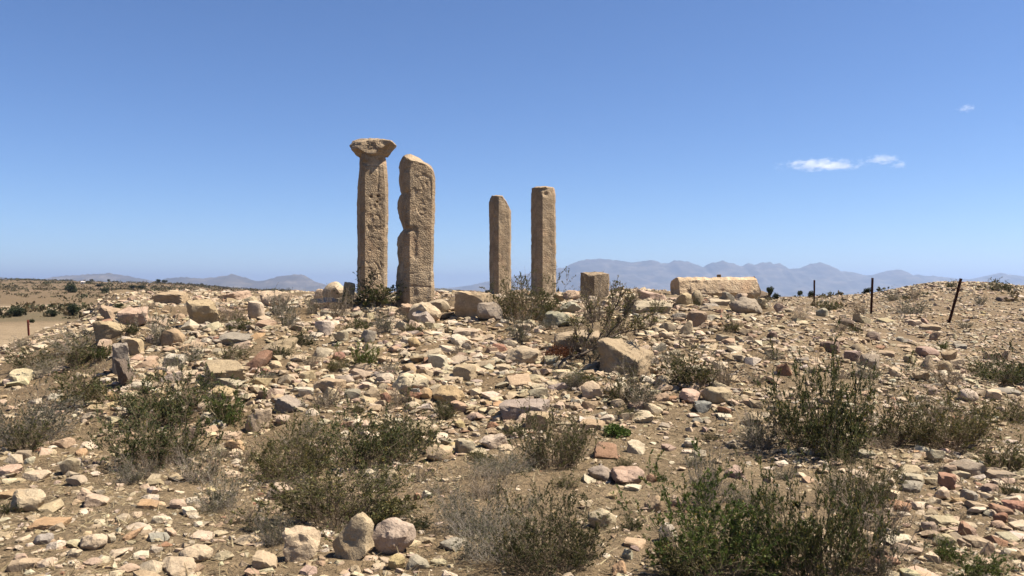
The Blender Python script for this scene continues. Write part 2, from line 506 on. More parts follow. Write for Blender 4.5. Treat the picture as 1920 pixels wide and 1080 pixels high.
def planes_for(kind, rng):
    def tilt(n, a):
        v = np.array(n, dtype=float) + rng.normal(0, a, 3); return v / np.linalg.norm(v)
    ax = [(1, 0, 0), (-1, 0, 0), (0, 1, 0), (0, -1, 0), (0, 0, 1), (0, 0, -1)]
    if kind in ('block', 'slab', 'wall'):
        a = 0.05 if kind == 'block' else 0.10
        N = [tilt(v, a) for v in ax]; D = [1.0] * 6
        for _ in range(rng.integers(3, 6)):
            v = rng.normal(0, 1, 3); v = np.sign(v) * (0.6 + 0.4 * rng.random(3)); v /= np.linalg.norm(v)
            N.append(v); D.append(rng.uniform(1.22, 1.5))
        return np.array(N), np.array(D), 48
    if kind == 'wedge':
        N = [tilt(v, 0.10) for v in ax]; D = [1.0] * 6
        v = np.array([rng.choice([-1, 1]) * rng.uniform(0.5, 0.9), rng.uniform(-0.5, 0.2), 1.0]); v /= np.linalg.norm(v)
        N.append(v); D.append(rng.uniform(0.45, 0.62))
        for _ in range(3):
            v = rng.normal(0, 1, 3); v /= np.linalg.norm(v); N.append(v); D.append(rng.uniform(0.95, 1.25))
        return np.array(N), np.array(D), 44
    if kind == 'point':                                # upright slab, apex towards one side
        m_ = 1.0
        N = np.array([(-.70 * m_, 0, .71), (1 * m_, 0, .12), (.1, -.93, .36), (0, .95, .3), (0, 0, -1), (-.93 * m_, 0, -.37), (.55 * m_, 0, -.83), (.5 * m_, -.2, .84), (-.5, -.8, .1)], float)
        N = np.array([tilt(v, 0.05) for v in N])
        return N, np.array([.42, .82, .55, .6, .9, .85, .86, .98, .7]), 40
    if kind == 'boulder':
        N = rng.normal(0, 1, (18, 3)); N /= np.linalg.norm(N, axis=1)[:, None]
        N = np.concatenate([N, np.array(ax, dtype=float)]); D = np.concatenate([rng.uniform(0.85, 1.05, 18), np.full(6, 1.05)])
        return N, D, 16
    # chunk
    N = rng.normal(0, 1, (6, 3)); N /= np.linalg.norm(N, axis=1)[:, None]
    N = np.concatenate([N, np.array([tilt(v, 0.30) for v in ax])]); D = np.concatenate([rng.uniform(0.62, 1.0, 6), rng.uniform(0.8, 1.0, 6)])
    return N, D, 42

def rock_shape(kind, level, rng, rough=0.05, yaw=None):
    d, f = ICO[level]
    N, D, p = planes_for(kind, rng)
    q = np.clip(d @ N.T / D[None, :], 0, None) + 1e-9
    r = (q ** p).sum(1) ** (-1.0 / p)
    V = d * r[:, None]
    if yaw is None:
        yaw = rng.uniform(-0.45, 0.45) if kind in ('block', 'wall', 'wedge', 'slab', 'point') else rng.uniform(0, 6.28)
    c, s = math.cos(yaw), math.sin(yaw)
    if kind == 'slab': V = V * np.array([1, 1, 0.35])
    V = V @ np.array([[c, s, 0], [-s, c, 0], [0, 0, 1]])
    return V, f

def roughen(V, size, amount, seed):
    n = V - V.mean(0); L = np.linalg.norm(n, axis=1)[:, None] + 1e-9
    s = size
    q = V / s
    h = fbm(q * 2.3 + seed * 3.1, seed, 5, 0.6) * 0.9 - np.clip(vnoise(q * 5.1 + seed, seed + 3) - 0.25, 0, 1) * 0.9
    return V + n / L * (h * amount * s)[:, None]

PAL = {'c': (0.325, 0.258, 0.176), 't': (0.275, 0.207, 0.132), 'o': (0.290, 0.195, 0.108), 'p': (0.305, 0.222, 0.158),
       'r': (0.220, 0.124, 0.078), 'g': (0.225, 0.190, 0.146), 'w': (0.372, 0.312, 0.233), 'd': (0.125, 0.091, 0.066),
       'b': (0.180, 0.170, 0.150), 'y': (0.320, 0.242, 0.132), 'u': (0.222, 0.163, 0.123)}
CWORD = {'c': 'cream', 't': 'tan', 'o': 'ochre', 'p': 'pinkish', 'r': 'red-brown', 'g': 'grey', 'w': 'whitish', 'd': 'dark brown', 'b': 'blue-grey', 'y': 'yellowish', 'u': 'purplish'}
SWORD = {'block': 'squared block', 'slab': 'flat stone', 'boulder': 'rounded stone', 'chunk': 'angular stone', 'wedge': 'wedge-shaped stone', 'point': 'pointed stone', 'wall': 'upright slab'}
NAME = {'block': 'stone_block', 'slab': 'flat_stone', 'boulder': 'boulder', 'chunk': 'rock', 'wedge': 'wedge_rock', 'point': 'pointed_rock', 'wall': 'upright_slab'}

# x0 y0 x1 y1 colour shape [label]   -- outlines read off the photograph, in its pixels
ROCKS = '''
289 546 345 571 t block squared tan block standing upright on the left end of the mound
219 574 277 611 c block cream block with a bright flat top at the left edge of the mound
175 571 222 606 t chunk weathered tan rock, upper one of the ruined left wall end
178 598 230 640 t chunk weathered tan rock, lower one of the ruined left wall end
345 559 412 611 t block large tan block with a rough pitted end, tilted on the mound
404 539 466 564 c wedge cream rock on the skyline, leftmost of the rocks against the mountains
321 586 347 602 t chunk
377 602 415 620 c chunk
405 620 478 652 g slab large tilted grey slab in the left part of the rubble
295 617 343 650 t boulder
226 632 264 667 t block
203 642 242 704 g block tall grey block standing upright in the ruined left wall
212 668 248 726 d chunk dark upright rock in front of the ruined left wall
375 668 462 727 t block long tan block lying tilted, left of the red-brown rock
395 700 456 732 g chunk
460 654 507 694 r chunk red-brown angular rock among pale rubble, left of centre
395 720 442 754 y chunk
15 690 56 722 c wedge
50 690 104 708 c slab
-4 710 18 724 t chunk
190 737 223 756 o boulder
197 751 221 764 y slab
160 757 199 774 t slab
152 772 176 789 c chunk
290 695 310 713 o boulder
372 671 401 691 c chunk
455 768 506 812 p boulder
462 566 495 600 c boulder
484 545 546 578 c boulder low round cream boulder on the skyline left of the cracked boulder
588 542 606 564 c boulder
602 530 651 564 c boulder big round cream boulder with cracks, left of the pillar with a capital
640 529 666 568 t wall leaning tan slab propped beside the foot of the pillar with a capital
574 552 640 582 c slab
489 630 551 668 t wedge
580 648 623 671 c chunk
588 598 626 631 w chunk
625 616 653 643 c chunk
672 617 706 643 g chunk
738 600 766 623 c chunk
765 568 824 606 c boulder large cream boulder in front of the foot of the notched pillar
797 564 843 590 c boulder cream boulder behind and right of the foot of the notched pillar
852 541 931 595 t block large squared tan block midway between the two pairs of pillars
895 568 943 602 g boulder
848 614 906 634 c slab
804 620 831 631 w slab
588 709 646 737 t block
552 693 591 716 t wedge
656 688 696 714 p chunk
622 700 663 723 g chunk
733 702 804 737 c boulder big cream boulder with pink stains in the middle of the rubble
848 683 893 714 t block
750 680 781 704 t chunk
680 729 717 752 t boulder
642 728 677 752 g block
712 735 734 758 r chunk
768 729 788 751 b block small blue-grey block right of the big pink-stained boulder
785 731 810 751 o boulder
812 727 873 762 o boulder large ochre boulder right of the small blue-grey block
512 742 569 775 g wedge
759 754 787 771 c boulder
478 728 509 752 u chunk
757 776 807 816 t slab
620 659 647 681 r chunk
764 634 788 653 o boulder
935 747 1033 788 g block long grey-tan block with a dark undercut front, near the centre
872 769 916 790 p chunk
912 787 936 804 r chunk
850 787 874 804 y chunk
928 682 956 698 c block
945 657 1015 685 c boulder long rounded cream stone lying like a log left of the rusty patch
515 777 541 799 p chunk
505 742 539 759 t boulder
1196 541 1249 565 c wedge cream wedge-shaped rock resting on a squared block, right of the stub
1187 560 1260 588 c block squared cream block under the wedge-shaped rock, right of the stub
1267 546 1299 577 t chunk
1294 546 1319 573 t boulder
1320 565 1347 578 g slab
1330 558 1371 572 c slab
1354 547 1379 568 g wedge
1376 547 1406 568 p chunk
1401 542 1450 566 d wedge dark flat-topped rock at the right end of the fallen pillar
1371 561 1433 590 g boulder wide grey boulder in front of the fallen pillar
1418 559 1438 581 t wall thin leaning stone against the right side of the wide grey boulder
1290 580 1327 612 t block
1261 585 1292 601 g chunk
1236 603 1267 626 t boulder
1274 602 1302 629 c point
1237 623 1262 637 c boulder
1118 634 1238 702 t wedge biggest rock, broad tan boulder beneath the crooked shrub
1040 616 1131 660 t block broad tan rock behind the trunk of the crooked shrub
1014 585 1071 614 g boulder
1047 563 1091 589 g chunk
1035 550 1061 568 t chunk
1055 546 1091 563 p boulder
1090 716 1131 748 c chunk cream cube-like rock in the open, below the crooked shrub
1130 722 1159 743 c boulder
1275 730 1316 759 p chunk pink-red rock at the foot of the green shrub, right of centre
1251 740 1275 753 r slab
1224 735 1255 753 t wedge
1320 727 1373 758 t boulder
1302 752 1335 777 b chunk
1346 774 1377 788 w slab
1347 762 1372 778 r chunk
1390 775 1435 803 t boulder
1210 756 1245 781 c wedge
1182 769 1226 794 c wedge
1179 755 1211 771 u block
1319 637 1350 656 t slab
945 690 1000 727 t slab
985 773 1036 810 t block
1083 779 1138 806 t slab
1112 818 1160 862 r slab flat brick-red slab with a crack, on bare soil
1103 874 1156 903 g boulder
1149 881 1208 911 p boulder
1169 905 1206 923 w slab
1211 885 1236 907 r chunk small orange-red stone right of two boulders on bare soil
1135 917 1159 936 y wedge
1176 824 1213 853 w wedge
1283 825 1311 841 w boulder
1102 953 1157 992 c boulder
1211 926 1251 961 t wedge
1255 932 1280 953 p chunk
1360 872 1399 897 u chunk
1085 935 1111 952 c chunk
1165 1027 1189 1051 w chunk
1148 1048 1176 1082 o wedge
1235 982 1273 1019 g boulder
1170 1008 1216 1029 t slab
1240 830 1269 848 u chunk
1277 841 1301 852 w slab
527 978 597 1054 p chunk large pink and cream rock, left of the three in the foreground
621 963 701 1053 c point large pointed cream slab, middle of the three foreground rocks
697 977 779 1042 c boulder large round cream boulder, right of the three foreground rocks
474 1028 519 1070 p wedge
760 1037 807 1070 g chunk
726 1033 761 1071 y chunk yellow stone directly below the round cream foreground boulder
823 1008 869 1035 g boulder
806 1045 839 1064 c chunk
695 1051 723 1070 c slab
800 833 849 865 p boulder
852 817 893 853 c chunk
896 807 958 844 w chunk large whitish rock left of the olive shrub near the centre
500 904 551 937 c boulder
810 807 842 825 w slab
825 819 851 837 c chunk
922 1014 966 1050 c boulder
713 819 751 850 t chunk
562 1057 593 1079 p chunk
790 917 813 935 w chunk
775 919 791 939 r chunk
16 921 79 963 c boulder large flat cream boulder near the left edge of the foreground
148 919 199 953 c wedge
143 911 175 938 p chunk
-6 914 49 938 o slab
40 879 87 904 c slab
107 860 146 894 c boulder
125 890 156 914 c chunk
143 1000 195 1033 c boulder
228 988 265 1017 o chunk
230 977 282 1000 c chunk
330 1028 392 1060 c boulder
288 1048 364 1084 c chunk
85 1009 116 1031 w chunk
61 1005 93 1026 g boulder
121 1026 152 1048 c chunk
220 1054 260 1078 c chunk
57 964 116 994 o slab
354 993 399 1013 c wedge
336 948 370 970 w chunk
280 954 317 983 w chunk
271 911 295 932 w chunk
344 929 376 948 w slab
371 929 398 945 p chunk
397 928 421 945 w chunk
255 936 297 956 o slab
318 936 346 956 p boulder
244 1034 280 1050 w slab
278 992 303 1008 w slab
308 985 331 1006 p chunk
26 843 57 863 u block
43 854 65 870 w chunk
-8 863 37 892 p slab
137 841 161 856 o boulder
194 998 217 1019 w chunk
214 847 253 867 g slab
338 799 369 851 p wall pink slab standing on edge between two shrubs on the left
402 811 451 826 c slab
417 821 461 846 o chunk
93 817 136 841 t wedge
153 1039 187 1063 p slab
270 891 306 913 t chunk
380 909 409 925 y chunk
26 1035 50 1053 p chunk
1626 897 1669 930 c wedge
1687 869 1735 892 c wedge
1696 887 1737 911 c boulder
1692 905 1736 926 g boulder
1655 890 1681 910 c chunk
1759 883 1795 919 r block
1750 910 1784 940 c chunk
1795 861 1850 895 g chunk
1766 871 1801 894 u chunk
1740 838 1778 868 g chunk
1602 840 1641 859 g slab
1815 946 1850 967 w chunk
1820 938 1859 960 t wedge
1862 943 1901 966 r wedge
1889 935 1941 962 r chunk
1751 969 1797 987 c block
1800 976 1837 1010 r wedge
1780 988 1811 1002 p slab
1754 1001 1795 1027 t boulder
1840 1016 1866 1049 t point
1841 1046 1876 1070 c chunk
1887 998 1931 1016 w boulder
1860 978 1887 993 t boulder
1867 963 1895 982 r boulder
1612 957 1643 981 w chunk
1645 971 1667 987 p chunk
1588 923 1633 951 p chunk
1668 934 1713 959 r chunk
1710 939 1740 961 w chunk
1725 972 1758 1001 u chunk
1600 992 1643 1019 t boulder
1663 997 1715 1027 w chunk
1850 881 1903 899 p slab
1838 904 1876 926 u chunk
1803 912 1835 941 g chunk
1632 1019 1672 1051 d chunk
1635 1044 1686 1061 r slab red-brown flat stone near the bottom edge, right of the biggest shrub
1452 566 1481 585 p chunk
1532 577 1554 594 g boulder
1570 593 1606 612 d chunk
1601 585 1633 606 c wedge
1647 591 1680 607 t slab
1705 599 1730 612 c block
1729 596 1742 608 p chunk
1727 605 1768 620 t slab
1537 639 1581 662 d block dark brown squared rock with a small orange stone at its left side
1527 648 1548 661 o chunk small orange stone touching a dark brown squared rock on the right
1582 655 1617 679 u block
1597 640 1627 661 t chunk
1626 621 1653 638 d boulder
1677 629 1706 643 g chunk
1680 642 1712 656 t slab
1746 620 1766 640 t chunk
1616 665 1656 693 g boulder
1695 665 1718 682 t boulder
1721 650 1762 671 u boulder
1726 665 1753 696 t point
1762 678 1790 701 t boulder
1767 651 1796 678 t chunk
1670 689 1700 710 c wedge
1850 729 1882 751 c block
1874 724 1913 743 g slab
1847 656 1877 677 t block
1879 654 1899 676 t chunk
1456 679 1484 706 r chunk
1801 731 1839 753 w boulder
1739 724 1761 743 p chunk
1645 654 1684 669 t slab
1780 669 1810 691 t chunk
1790 641 1816 654 g slab
1715 691 1744 714 t chunk
1440 621 1459 637 d boulder
1874 554 1903 566 d slab
'''

things = []          # every top-level thing that still needs a generated label: dict(o, px, py, desc, custom)
LAND = {}            # landmark phrase -> photo pixel

def add_rock(x0, y0, x1, y1, ck, kind, label, i):
    rng = np.random.default_rng(1000 + i)
    bx, by, bz = hit(0.5 * (x0 + x1), y1)
    W = (x1 - x0) * by / F
    Hp = (y1 - y0) * by / F
    dr = {'block': 0.75, 'slab': 0.9, 'boulder': 0.85, 'chunk': 0.8, 'wedge': 0.85, 'point': 0.6, 'wall': 0.6}[kind] * rng.uniform(0.85, 1.15)
    D = max(W * dr, 0.05)
    dep = max(0.02, (EYE - bz) / by)
    tl = rng.uniform(0.05, 0.22)                     # stones lie with the slope, which faces the camera
    if kind == 'slab':
        H = min(0.24 * W, 0.6 * Hp); tl = min(max((Hp - H) / D - dep, 0.03), 0.75)
    elif kind in ('wall', 'point', 'boulder'):
        tl = 0.06; H = max(Hp - 0.5 * D * dep, 0.5 * Hp)
    else:
        if label and ('tilted' in label or 'bright flat top' in label): tl = 0.38
        H = max(Hp - 0.75 * D * (dep + tl), 0.45 * Hp)
    cy = by + 0.42 * D
    cx = (0.5 * (x0 + x1) - 960) / F * (by + 0.2 * D)
    pxs = max(x1 - x0, y1 - y0)
    lvl = 5 if pxs > 110 else (4 if pxs > 50 else 3)
    V, f = rock_shape(kind, lvl, rng)
    if kind == 'wall' and 'lean' in (label or ''):
        V = V @ np.array([[1, 0, 0], [0, 1, 0], [0.35, 0, 1]])
    lo, hi = V.min(0), V.max(0)
    sink = 0.14 * H + 0.01
    dims = np.array([W, D, H + sink])
    V = (V - (lo + hi) / 2) / (hi - lo) * dims
    V = roughen(V, float(np.cbrt(W * D * H)), (0.04 if kind in ('block', 'wall', 'slab', 'wedge') else 0.05) + (0.025 if pxs > 55 else 0.0), i)
    a_ = math.atan(tl); ct, st_ = math.cos(a_), math.sin(a_)
    V = V @ np.array([[1, 0, 0], [0, ct, st_], [0, -st_, ct]])
    if kind == 'slab': sink += 0.15 * D * tl
    g = min(gz(cx, cy), gz(cx, by + 0.1 * D))
    V[:, 2] += -V[:, 2].min()
    me = mesh_np(NAME[kind], V, f, M_ROCK, smooth=True, sharp=24)
    o = obj(NAME[kind], me, loc=(cx, cy, g - sink))
    c = np.array(PAL[ck]) * rng.uniform(0.86, 1.12) * (1 + rng.normal(0, 0.03, 3))
    o.color = (*c, 1)
    big = W > 0.55
    tag(o, label, 'boulder' if kind == 'boulder' else ('block' if kind == 'block' else 'rock'), 'loose rocks of the rubble mound')
    things.append(dict(o=o, px=0.5 * (x0 + x1), py=0.5 * (y0 + y1), desc=CWORD[ck] + ' ' + SWORD[kind], label=label))
    FOOT.append((cx, cy, 0.5 * max(W, D)))

FOOT = []            # footprints, so that scattered rubble keeps clear
for i, ln in enumerate(l for l in ROCKS.strip().splitlines()):
    p = ln.split(None, 6)
    add_rock(*map(float, p[:4]), p[4], p[5], p[6] if len(p) > 6 else None, i)
rgx = random.Random(4242)
k_ = 0
while k_ < 42:
    px_ = rgx.uniform(235, 1000); py_ = rgx.uniform(585, 800); w_ = rgx.uniform(24, 44)
    if any(abs(t['px'] - px_) < 26 and abs(t['py'] - py_) < 16 for t in things): continue
    add_rock(px_ - w_ / 2, py_ - w_ * rgx.uniform(0.45, 0.75), px_ + w_ / 2, py_, rgx.choice('cccttwwgp'), rgx.choice(['block', 'chunk', 'chunk', 'wedge', 'slab']), None, 600 + k_)
    k_ += 1
print('rocks', len(things), round(time.time() - T0, 1))
# ------------------------------------------------------------------ pillars
def octo_ring(w, c, n):
    a = w / 2 + c / math.sqrt(2)
    h = w / 2
    P = [(-h, -a), (h, -a), (a, -h), (a, h), (h, a), (-h, a), (-a, h), (-a, -h)]
    seg = [math.dist(P[i], P[(i + 1) % 8]) for i in range(8)]
    tot = sum(seg); out = []; face = []
    for i in range(8):
        k = max(3, round(n * seg[i] / tot))
        for j in range(k):
            t = j / k
            out.append((P[i][0] * (1 - t) + P[(i + 1) % 8][0] * t, P[i][1] * (1 - t) + P[(i + 1) % 8][1] * t)); face.append(i)
    return np.array(out), np.array(face)

def seg_dist(p, a, b):
    ab = b - a; t = np.clip(((p - a) @ ab) / max(ab @ ab, 1e-12), 0, 1)
    return np.linalg.norm(p - (a + t[:, None] * ab), axis=1)

def pillar_mesh(name, w, c, z0, z1, phi, dist, cpx, seed, dome=0.3, L=None, Rr=None, arris=None, top=None, strokes=(), hollows=(), holes=(), n=112, rough=0.0032, chip=0.014, dz=0.017):
    """shaft standing at local origin; L/Rr/top are silhouettes read in photo pixels at this distance"""
    ring, face = octo_ring(w, c, n)
    cph, sph = math.cos(phi), math.sin(phi)
    ring = ring @ np.array([[cph, sph], [-sph, cph]])
    nz = int((z1 - z0) / dz) + 1
    zz = np.linspace(z0, z1, nz)
    m = len(ring)
    V = np.zeros((nz, m, 3)); V[:, :, :2] = ring[None]; V[:, :, 2] = zz[:, None]
    m_px = dist / F
    def zof(py): return EYE + (540 - py) * m_px
    def xof(px): return (px - cpx) * m_px
    if L is not None:
        L = np.array(L, float); Rr = np.array(Rr, float)
        lz = np.interp(zz, zof(L[::-1, 1]) if zof(L[0, 1]) > zof(L[-1, 1]) else zof(L[:, 1]), (xof(L[::-1, 0]) if zof(L[0, 1]) > zof(L[-1, 1]) else xof(L[:, 0])))
        rz = np.interp(zz, zof(Rr[::-1, 1]) if zof(Rr[0, 1]) > zof(Rr[-1, 1]) else zof(Rr[:, 1]), (xof(Rr[::-1, 0]) if zof(Rr[0, 1]) > zof(Rr[-1, 1]) else xof(Rr[:, 0])))
        x0, x1 = ring[:, 0].min(), ring[:, 0].max()
        xa = ring[face == 0, 0].min() if arris is None else arris
        for k in range(nz):
            x = V[k, :, 0]
            V[k, :, 0] = np.where(x < xa, xa + (x - xa) * (xa - lz[k]) / (xa - x0), xa + (x - xa) * (rz[k] - xa) / (x1 - xa))
    nrm = np.array([math.sin(phi), -math.cos(phi)])
    Vf = V.reshape(-1, 3); fc = np.tile(face, nz)
    tone = np.ones((len(Vf), 3))
    # carved marks on the front face
    front = fc == 0
    uv = np.stack([Vf[:, 0], Vf[:, 2]], 1)
    dep = np.zeros(len(Vf))
    for st in strokes:
        pts = np.array([(xof(p[0]), zof(p[1])) for p in st], float)
        for a, b in zip(pts[:-1], pts[1:]):
            dd = seg_dist(uv, a, b)
            dep = np.maximum(dep, 0.013 * np.exp(-(dd / 0.011) ** 2))
    for (hx_, hy_, rad, dp) in holes:
        dd = np.linalg.norm(uv - np.array([xof(hx_), zof(hy_)]), axis=1)
        dep = np.maximum(dep, dp * np.exp(-(dd / (rad * m_px)) ** 4))
    dep *= front
    Vf[:, :2] -= nrm[None] * dep[:, None]
    tone *= (1 + 0.5 * np.clip(dep / 0.013, 0, 1) * (dep < 0.02))[:, None]
    for (hx_, hy_, rad, dp) in hollows:
        dd = np.sqrt((uv[:, 0] - xof(hx_)) ** 2 + ((uv[:, 1] - zof(hy_)) * 1.25) ** 2)
        k = np.exp(-(dd / (rad * m_px)) ** 3) * (Vf[:, 1] < 0.05)
        Vf[:, 1] += dp * k
    # worn surface: grain, pits and chipped arrises
    ctr = Vf.copy(); ctr[:, :2] = 0
    out = Vf - ctr; out /= np.linalg.norm(out, axis=1)[:, None] + 1e-9
    h = fbm(Vf * 9.0, seed, 4, 0.6) * rough * 1.3 + fbm(Vf * np.array([3.0, 3.0, 1.6]), seed + 9, 3) * rough * 1.6
    rad = np.linalg.norm(Vf[:, :2], axis=1); apo = w / 2 + c / math.sqrt(2)
    arr = np.clip((np.linalg.norm(np.tile(ring, (nz, 1)), axis=1) - apo * 0.985) / (apo * 0.05), 0, 1)
    ch = np.clip(fbm(Vf * np.array([7, 7, 4.5]), seed + 21, 3) - 0.18, 0, 1)
    h = h - chip * ch * (0.35 + arr) - 0.010 * np.clip(vnoise(Vf * 30, seed + 4) - 0.55, 0, 1)
    Vf += out * h[:, None]
    # top
    if top is not None:
        tp = np.array(top, float)
        zt = np.interp(Vf[:, 0], xof(tp[:, 0]), zof(tp[:, 1])) + fbm(Vf * 7.0, seed + 31, 3) * 0.018 + Vf[:, 1] * 0.10 - dome * Vf[:, 1] ** 2
        Vf[:, 2] = np.minimum(Vf[:, 2], zt)
    V = Vf.reshape(nz, m, 3)
    rings = [V]; last = V[-1]; cen = last.mean(0)
    for s in (0.88, 0.7, 0.48, 0.25, 0.06):
        q = cen + (last - cen) * s
        q = q.copy()
        if top is not None:
            q[:, 2] = np.interp(q[:, 0], xof(tp[:, 0]), zof(tp[:, 1])) + q[:, 1] * 0.10 - dome * q[:, 1] ** 2
        else:
            q[:, 2] = z1
        q[:, 2] += fbm(q * 6.0, seed + 31, 3) * 0.022
        rings.append(q[None])
    A = np.concatenate(rings); K = A.shape[0]
    I = np.arange(K * m).reshape(K, m); J = np.roll(I, -1, axis=1)
    f = np.stack([I[:-1].ravel(), J[:-1].ravel(), J[1:].ravel(), I[1:].ravel()], 1)
    bot = I[0][::-1][None]
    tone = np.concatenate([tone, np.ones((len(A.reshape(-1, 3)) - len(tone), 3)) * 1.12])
    return A.reshape(-1, 3), f, tone

def pillar_obj(name, cpx, dist, *a, **k):
    A, f, tone = pillar_mesh(name, *a, dist=dist, cpx=cpx, **k)
    me = mesh_np(name, A, f, M_PILLAR, smooth=True, sharp=35, attrs={'Col': ('C', tone)})
    return me, ((cpx - 960) / F * dist, dist, 0)

def zpx(py, d): return EYE + (540 - py) / F * d

# the pillar with a capital
d1 = 17.0; c1 = 698.5
glyphs = [
 [(693, 319), (697, 317.5), (706, 317.5), (711, 319.5)], [(693, 312), (711, 311.5)], [(713, 312), (713.5, 335), (712, 352), (712, 362)],
 [(701, 388.5), (698, 389), (697, 392), (699, 394.5), (702, 394)], [(705.5, 388), (708, 389.5), (707, 393), (705, 391.5), (705.5, 388)], [(714.5, 390), (718.5, 389), (718, 386), (715, 386.5), (715, 392), (719, 391.5)],
 [(698, 414), (698, 404.5), (702, 405), (702, 409), (698, 409.5), (703, 414)], [(707, 407), (709, 405), (713, 408), (715.5, 412), (715.5, 422)],
 [(695, 425), (695, 434)], [(707, 426), (709, 433), (712, 428)], [(714, 426), (718, 430), (714, 434)], [(704, 436), (708, 435)],
 [(695, 447), (700, 446), (705, 448)], [(712, 450), (718, 452)], [(697, 470), (701, 473), (699, 478)], [(712, 467), (716, 470)],
 [(692, 492), (694, 498), (697, 493)], [(700, 495), (706, 492), (710, 497), (713, 503)], [(716, 492), (718, 500)], [(696, 503), (701, 505), (699, 510), (695, 508)],
 [(706, 516), (710, 517), (711, 523), (707, 526), (703, 523), (703, 518), (706, 516)], [(714, 515), (718, 516), (718, 522), (714, 522), (714, 515)], [(695, 518), (699, 516), (698, 524)], [(697, 530), (702, 533)]]
root = obj('stone_pillar', None, loc=((c1 - 960) / F * d1, d1, 0))
tag(root, 'tall weathered stone pillar topped by a broken capital, with carved marks', 'pillar', 'standing pillars of the ruin')
A, f, tone = pillar_mesh('shaft', 0.385, 0.115, 1.2, zpx(293, d1), R(19), d1, c1, 5,
    L=[(668, 560), (668, 470), (667.5, 410), (668, 352), (669.5, 338), (672, 316), (672.5, 292)],
    Rr=[(727, 560), (728, 480), (729.5, 410), (729, 345), (727, 322), (725.5, 305), (724.5, 292)],
    strokes=glyphs, holes=[(700, 371.5, 2.6, 0.05), (712.5, 370, 2.3, 0.06), (711, 381, 2.0, 0.05)], hollows=[(718, 304, 7, 0.05), (689, 309, 5, 0.05)], n=130)
o = obj('shaft', mesh_np('shaft', A, f, M_PILLAR, smooth=True, sharp=35, attrs={'Col': ('C', tone)}), root)
rng = np.random.default_rng(77)
d5, f5 = ICO[5]
Nn, Dn = [(0, 0, 1), (0, 0, -1)], [0.96, 1.0]
for (nx_, ny_) in ((1, 0), (-1, 0), (0, 1), (0, -1)):
    if ny_ == -1:
        Nn += [(0, -.99, .08), (0, -.85, .52)]; Dn += [.80, 1.0]; continue
    Nn += [(nx_ * .955, ny_ * .955, -.295), (nx_ * .90, ny_ * .90, .43)]; Dn += [.92, 1.09]
for (nx_, ny_) in ((.7, .7), (-.7, .7), (.7, -.7), (-.7, -.7)):
    Nn += [(nx_ * .92, ny_ * .92, -.35)]; Dn += [.98]
Nn += [(-.45, -.45, .77), (-.62, -.75, .2), (.35, -.2, .91)]; Dn += [.93, .90, 1.02]     # the broken left front and worn top
Nn = np.array(Nn, float); Nn /= np.linalg.norm(Nn, axis=1)[:, None]; Dn = np.array(Dn)
q = np.clip(d5 @ Nn.T / Dn, 0, None) + 1e-9
V = d5 * ((q ** 40).sum(1) ** (-1 / 40.))[:, None]
lo, hi = V.min(0), V.max(0)
V = (V - (lo + hi) / 2) / (hi - lo) * np.array([0.905, 0.68, 0.355])
V = roughen(V, 0.5, 0.07, 41)
V[:, 0] += (699 - c1) / F * d1; V[:, 1] += 0.0; V[:, 2] += zpx(294, d1) + 0.165
capital = obj('capital', mesh_np('capital', V, f5, M_PILLAR, smooth=True, sharp=30, attrs={'Col': ('C', np.ones_like(V) * 1.05)}), root)
capital['label'] = 'chipped overhanging capital block, broken on its left side'
FOOT.append((root.location.x, d1, 0.4))
LAND['the pillar with a capital'] = (698, 500)

# the notched pillar
d2 = 15.6; c2 = 780.0
A, f, tone = pillar_mesh('shaft', 0.36, 0.10, 1.1, zpx(288, d2), R(21), d2, c2, 8, 1.3,
    L=[(742, 580), (740.5, 550), (742, 520), (744.5, 500), (747, 494), (744, 480), (743, 460), (744.5, 445), (749, 437), (754.5, 430), (753, 424), (749, 412), (746.5, 400), (744.5, 390), (745.5, 376), (749, 366), (751.5, 363), (749, 357), (746, 332), (746.5, 312), (749, 298), (753, 290)],
    Rr=[(813.5, 580), (814.5, 525), (813.5, 500), (815, 450), (816, 420), (817.5, 350), (817.5, 322), (816.5, 312), (814.5, 290)],
    arris=(770 - c2) * d2 / F,
    top=[(740, 310), (750, 302), (755, 295), (761, 290.5), (768, 290), (776, 292.5), (788, 298), (800, 304), (808, 311), (813, 319), (816, 330), (820, 345)],
    strokes=[[(786, 336), (792, 333), (800, 332.5), (807, 336), (809.5, 345), (810, 372)], [(789, 385), (785.5, 392), (787, 400), (791, 405), (796, 406), (799, 402)], [(788, 385.5), (794, 384), (799, 386.5)],
             [(772, 514), (785, 513)], [(773, 537), (808, 538.5)], [(774, 558), (781, 553)], [(793, 352), (796, 358), (793, 363)], [(800, 345), (802, 352)]],
    hollows=[(768, 432, 7, 0.05), (764, 365, 5, 0.035)], n=130, rough=0.005, chip=0.018)
me = mesh_np('notched_pillar', A, f, M_PILLAR, smooth=True, sharp=35, attrs={'Col': ('C', tone)})
tag(obj('notched_pillar', me, loc=((c2 - 960) / F * d2, d2, 0)), 'eroded stone pillar with deep notches down its left side and a slanting top', 'pillar', 'standing pillars of the ruin')
FOOT.append(((c2 - 960) / F * d2, d2, 0.45)); LAND['the notched pillar'] = (780, 520)

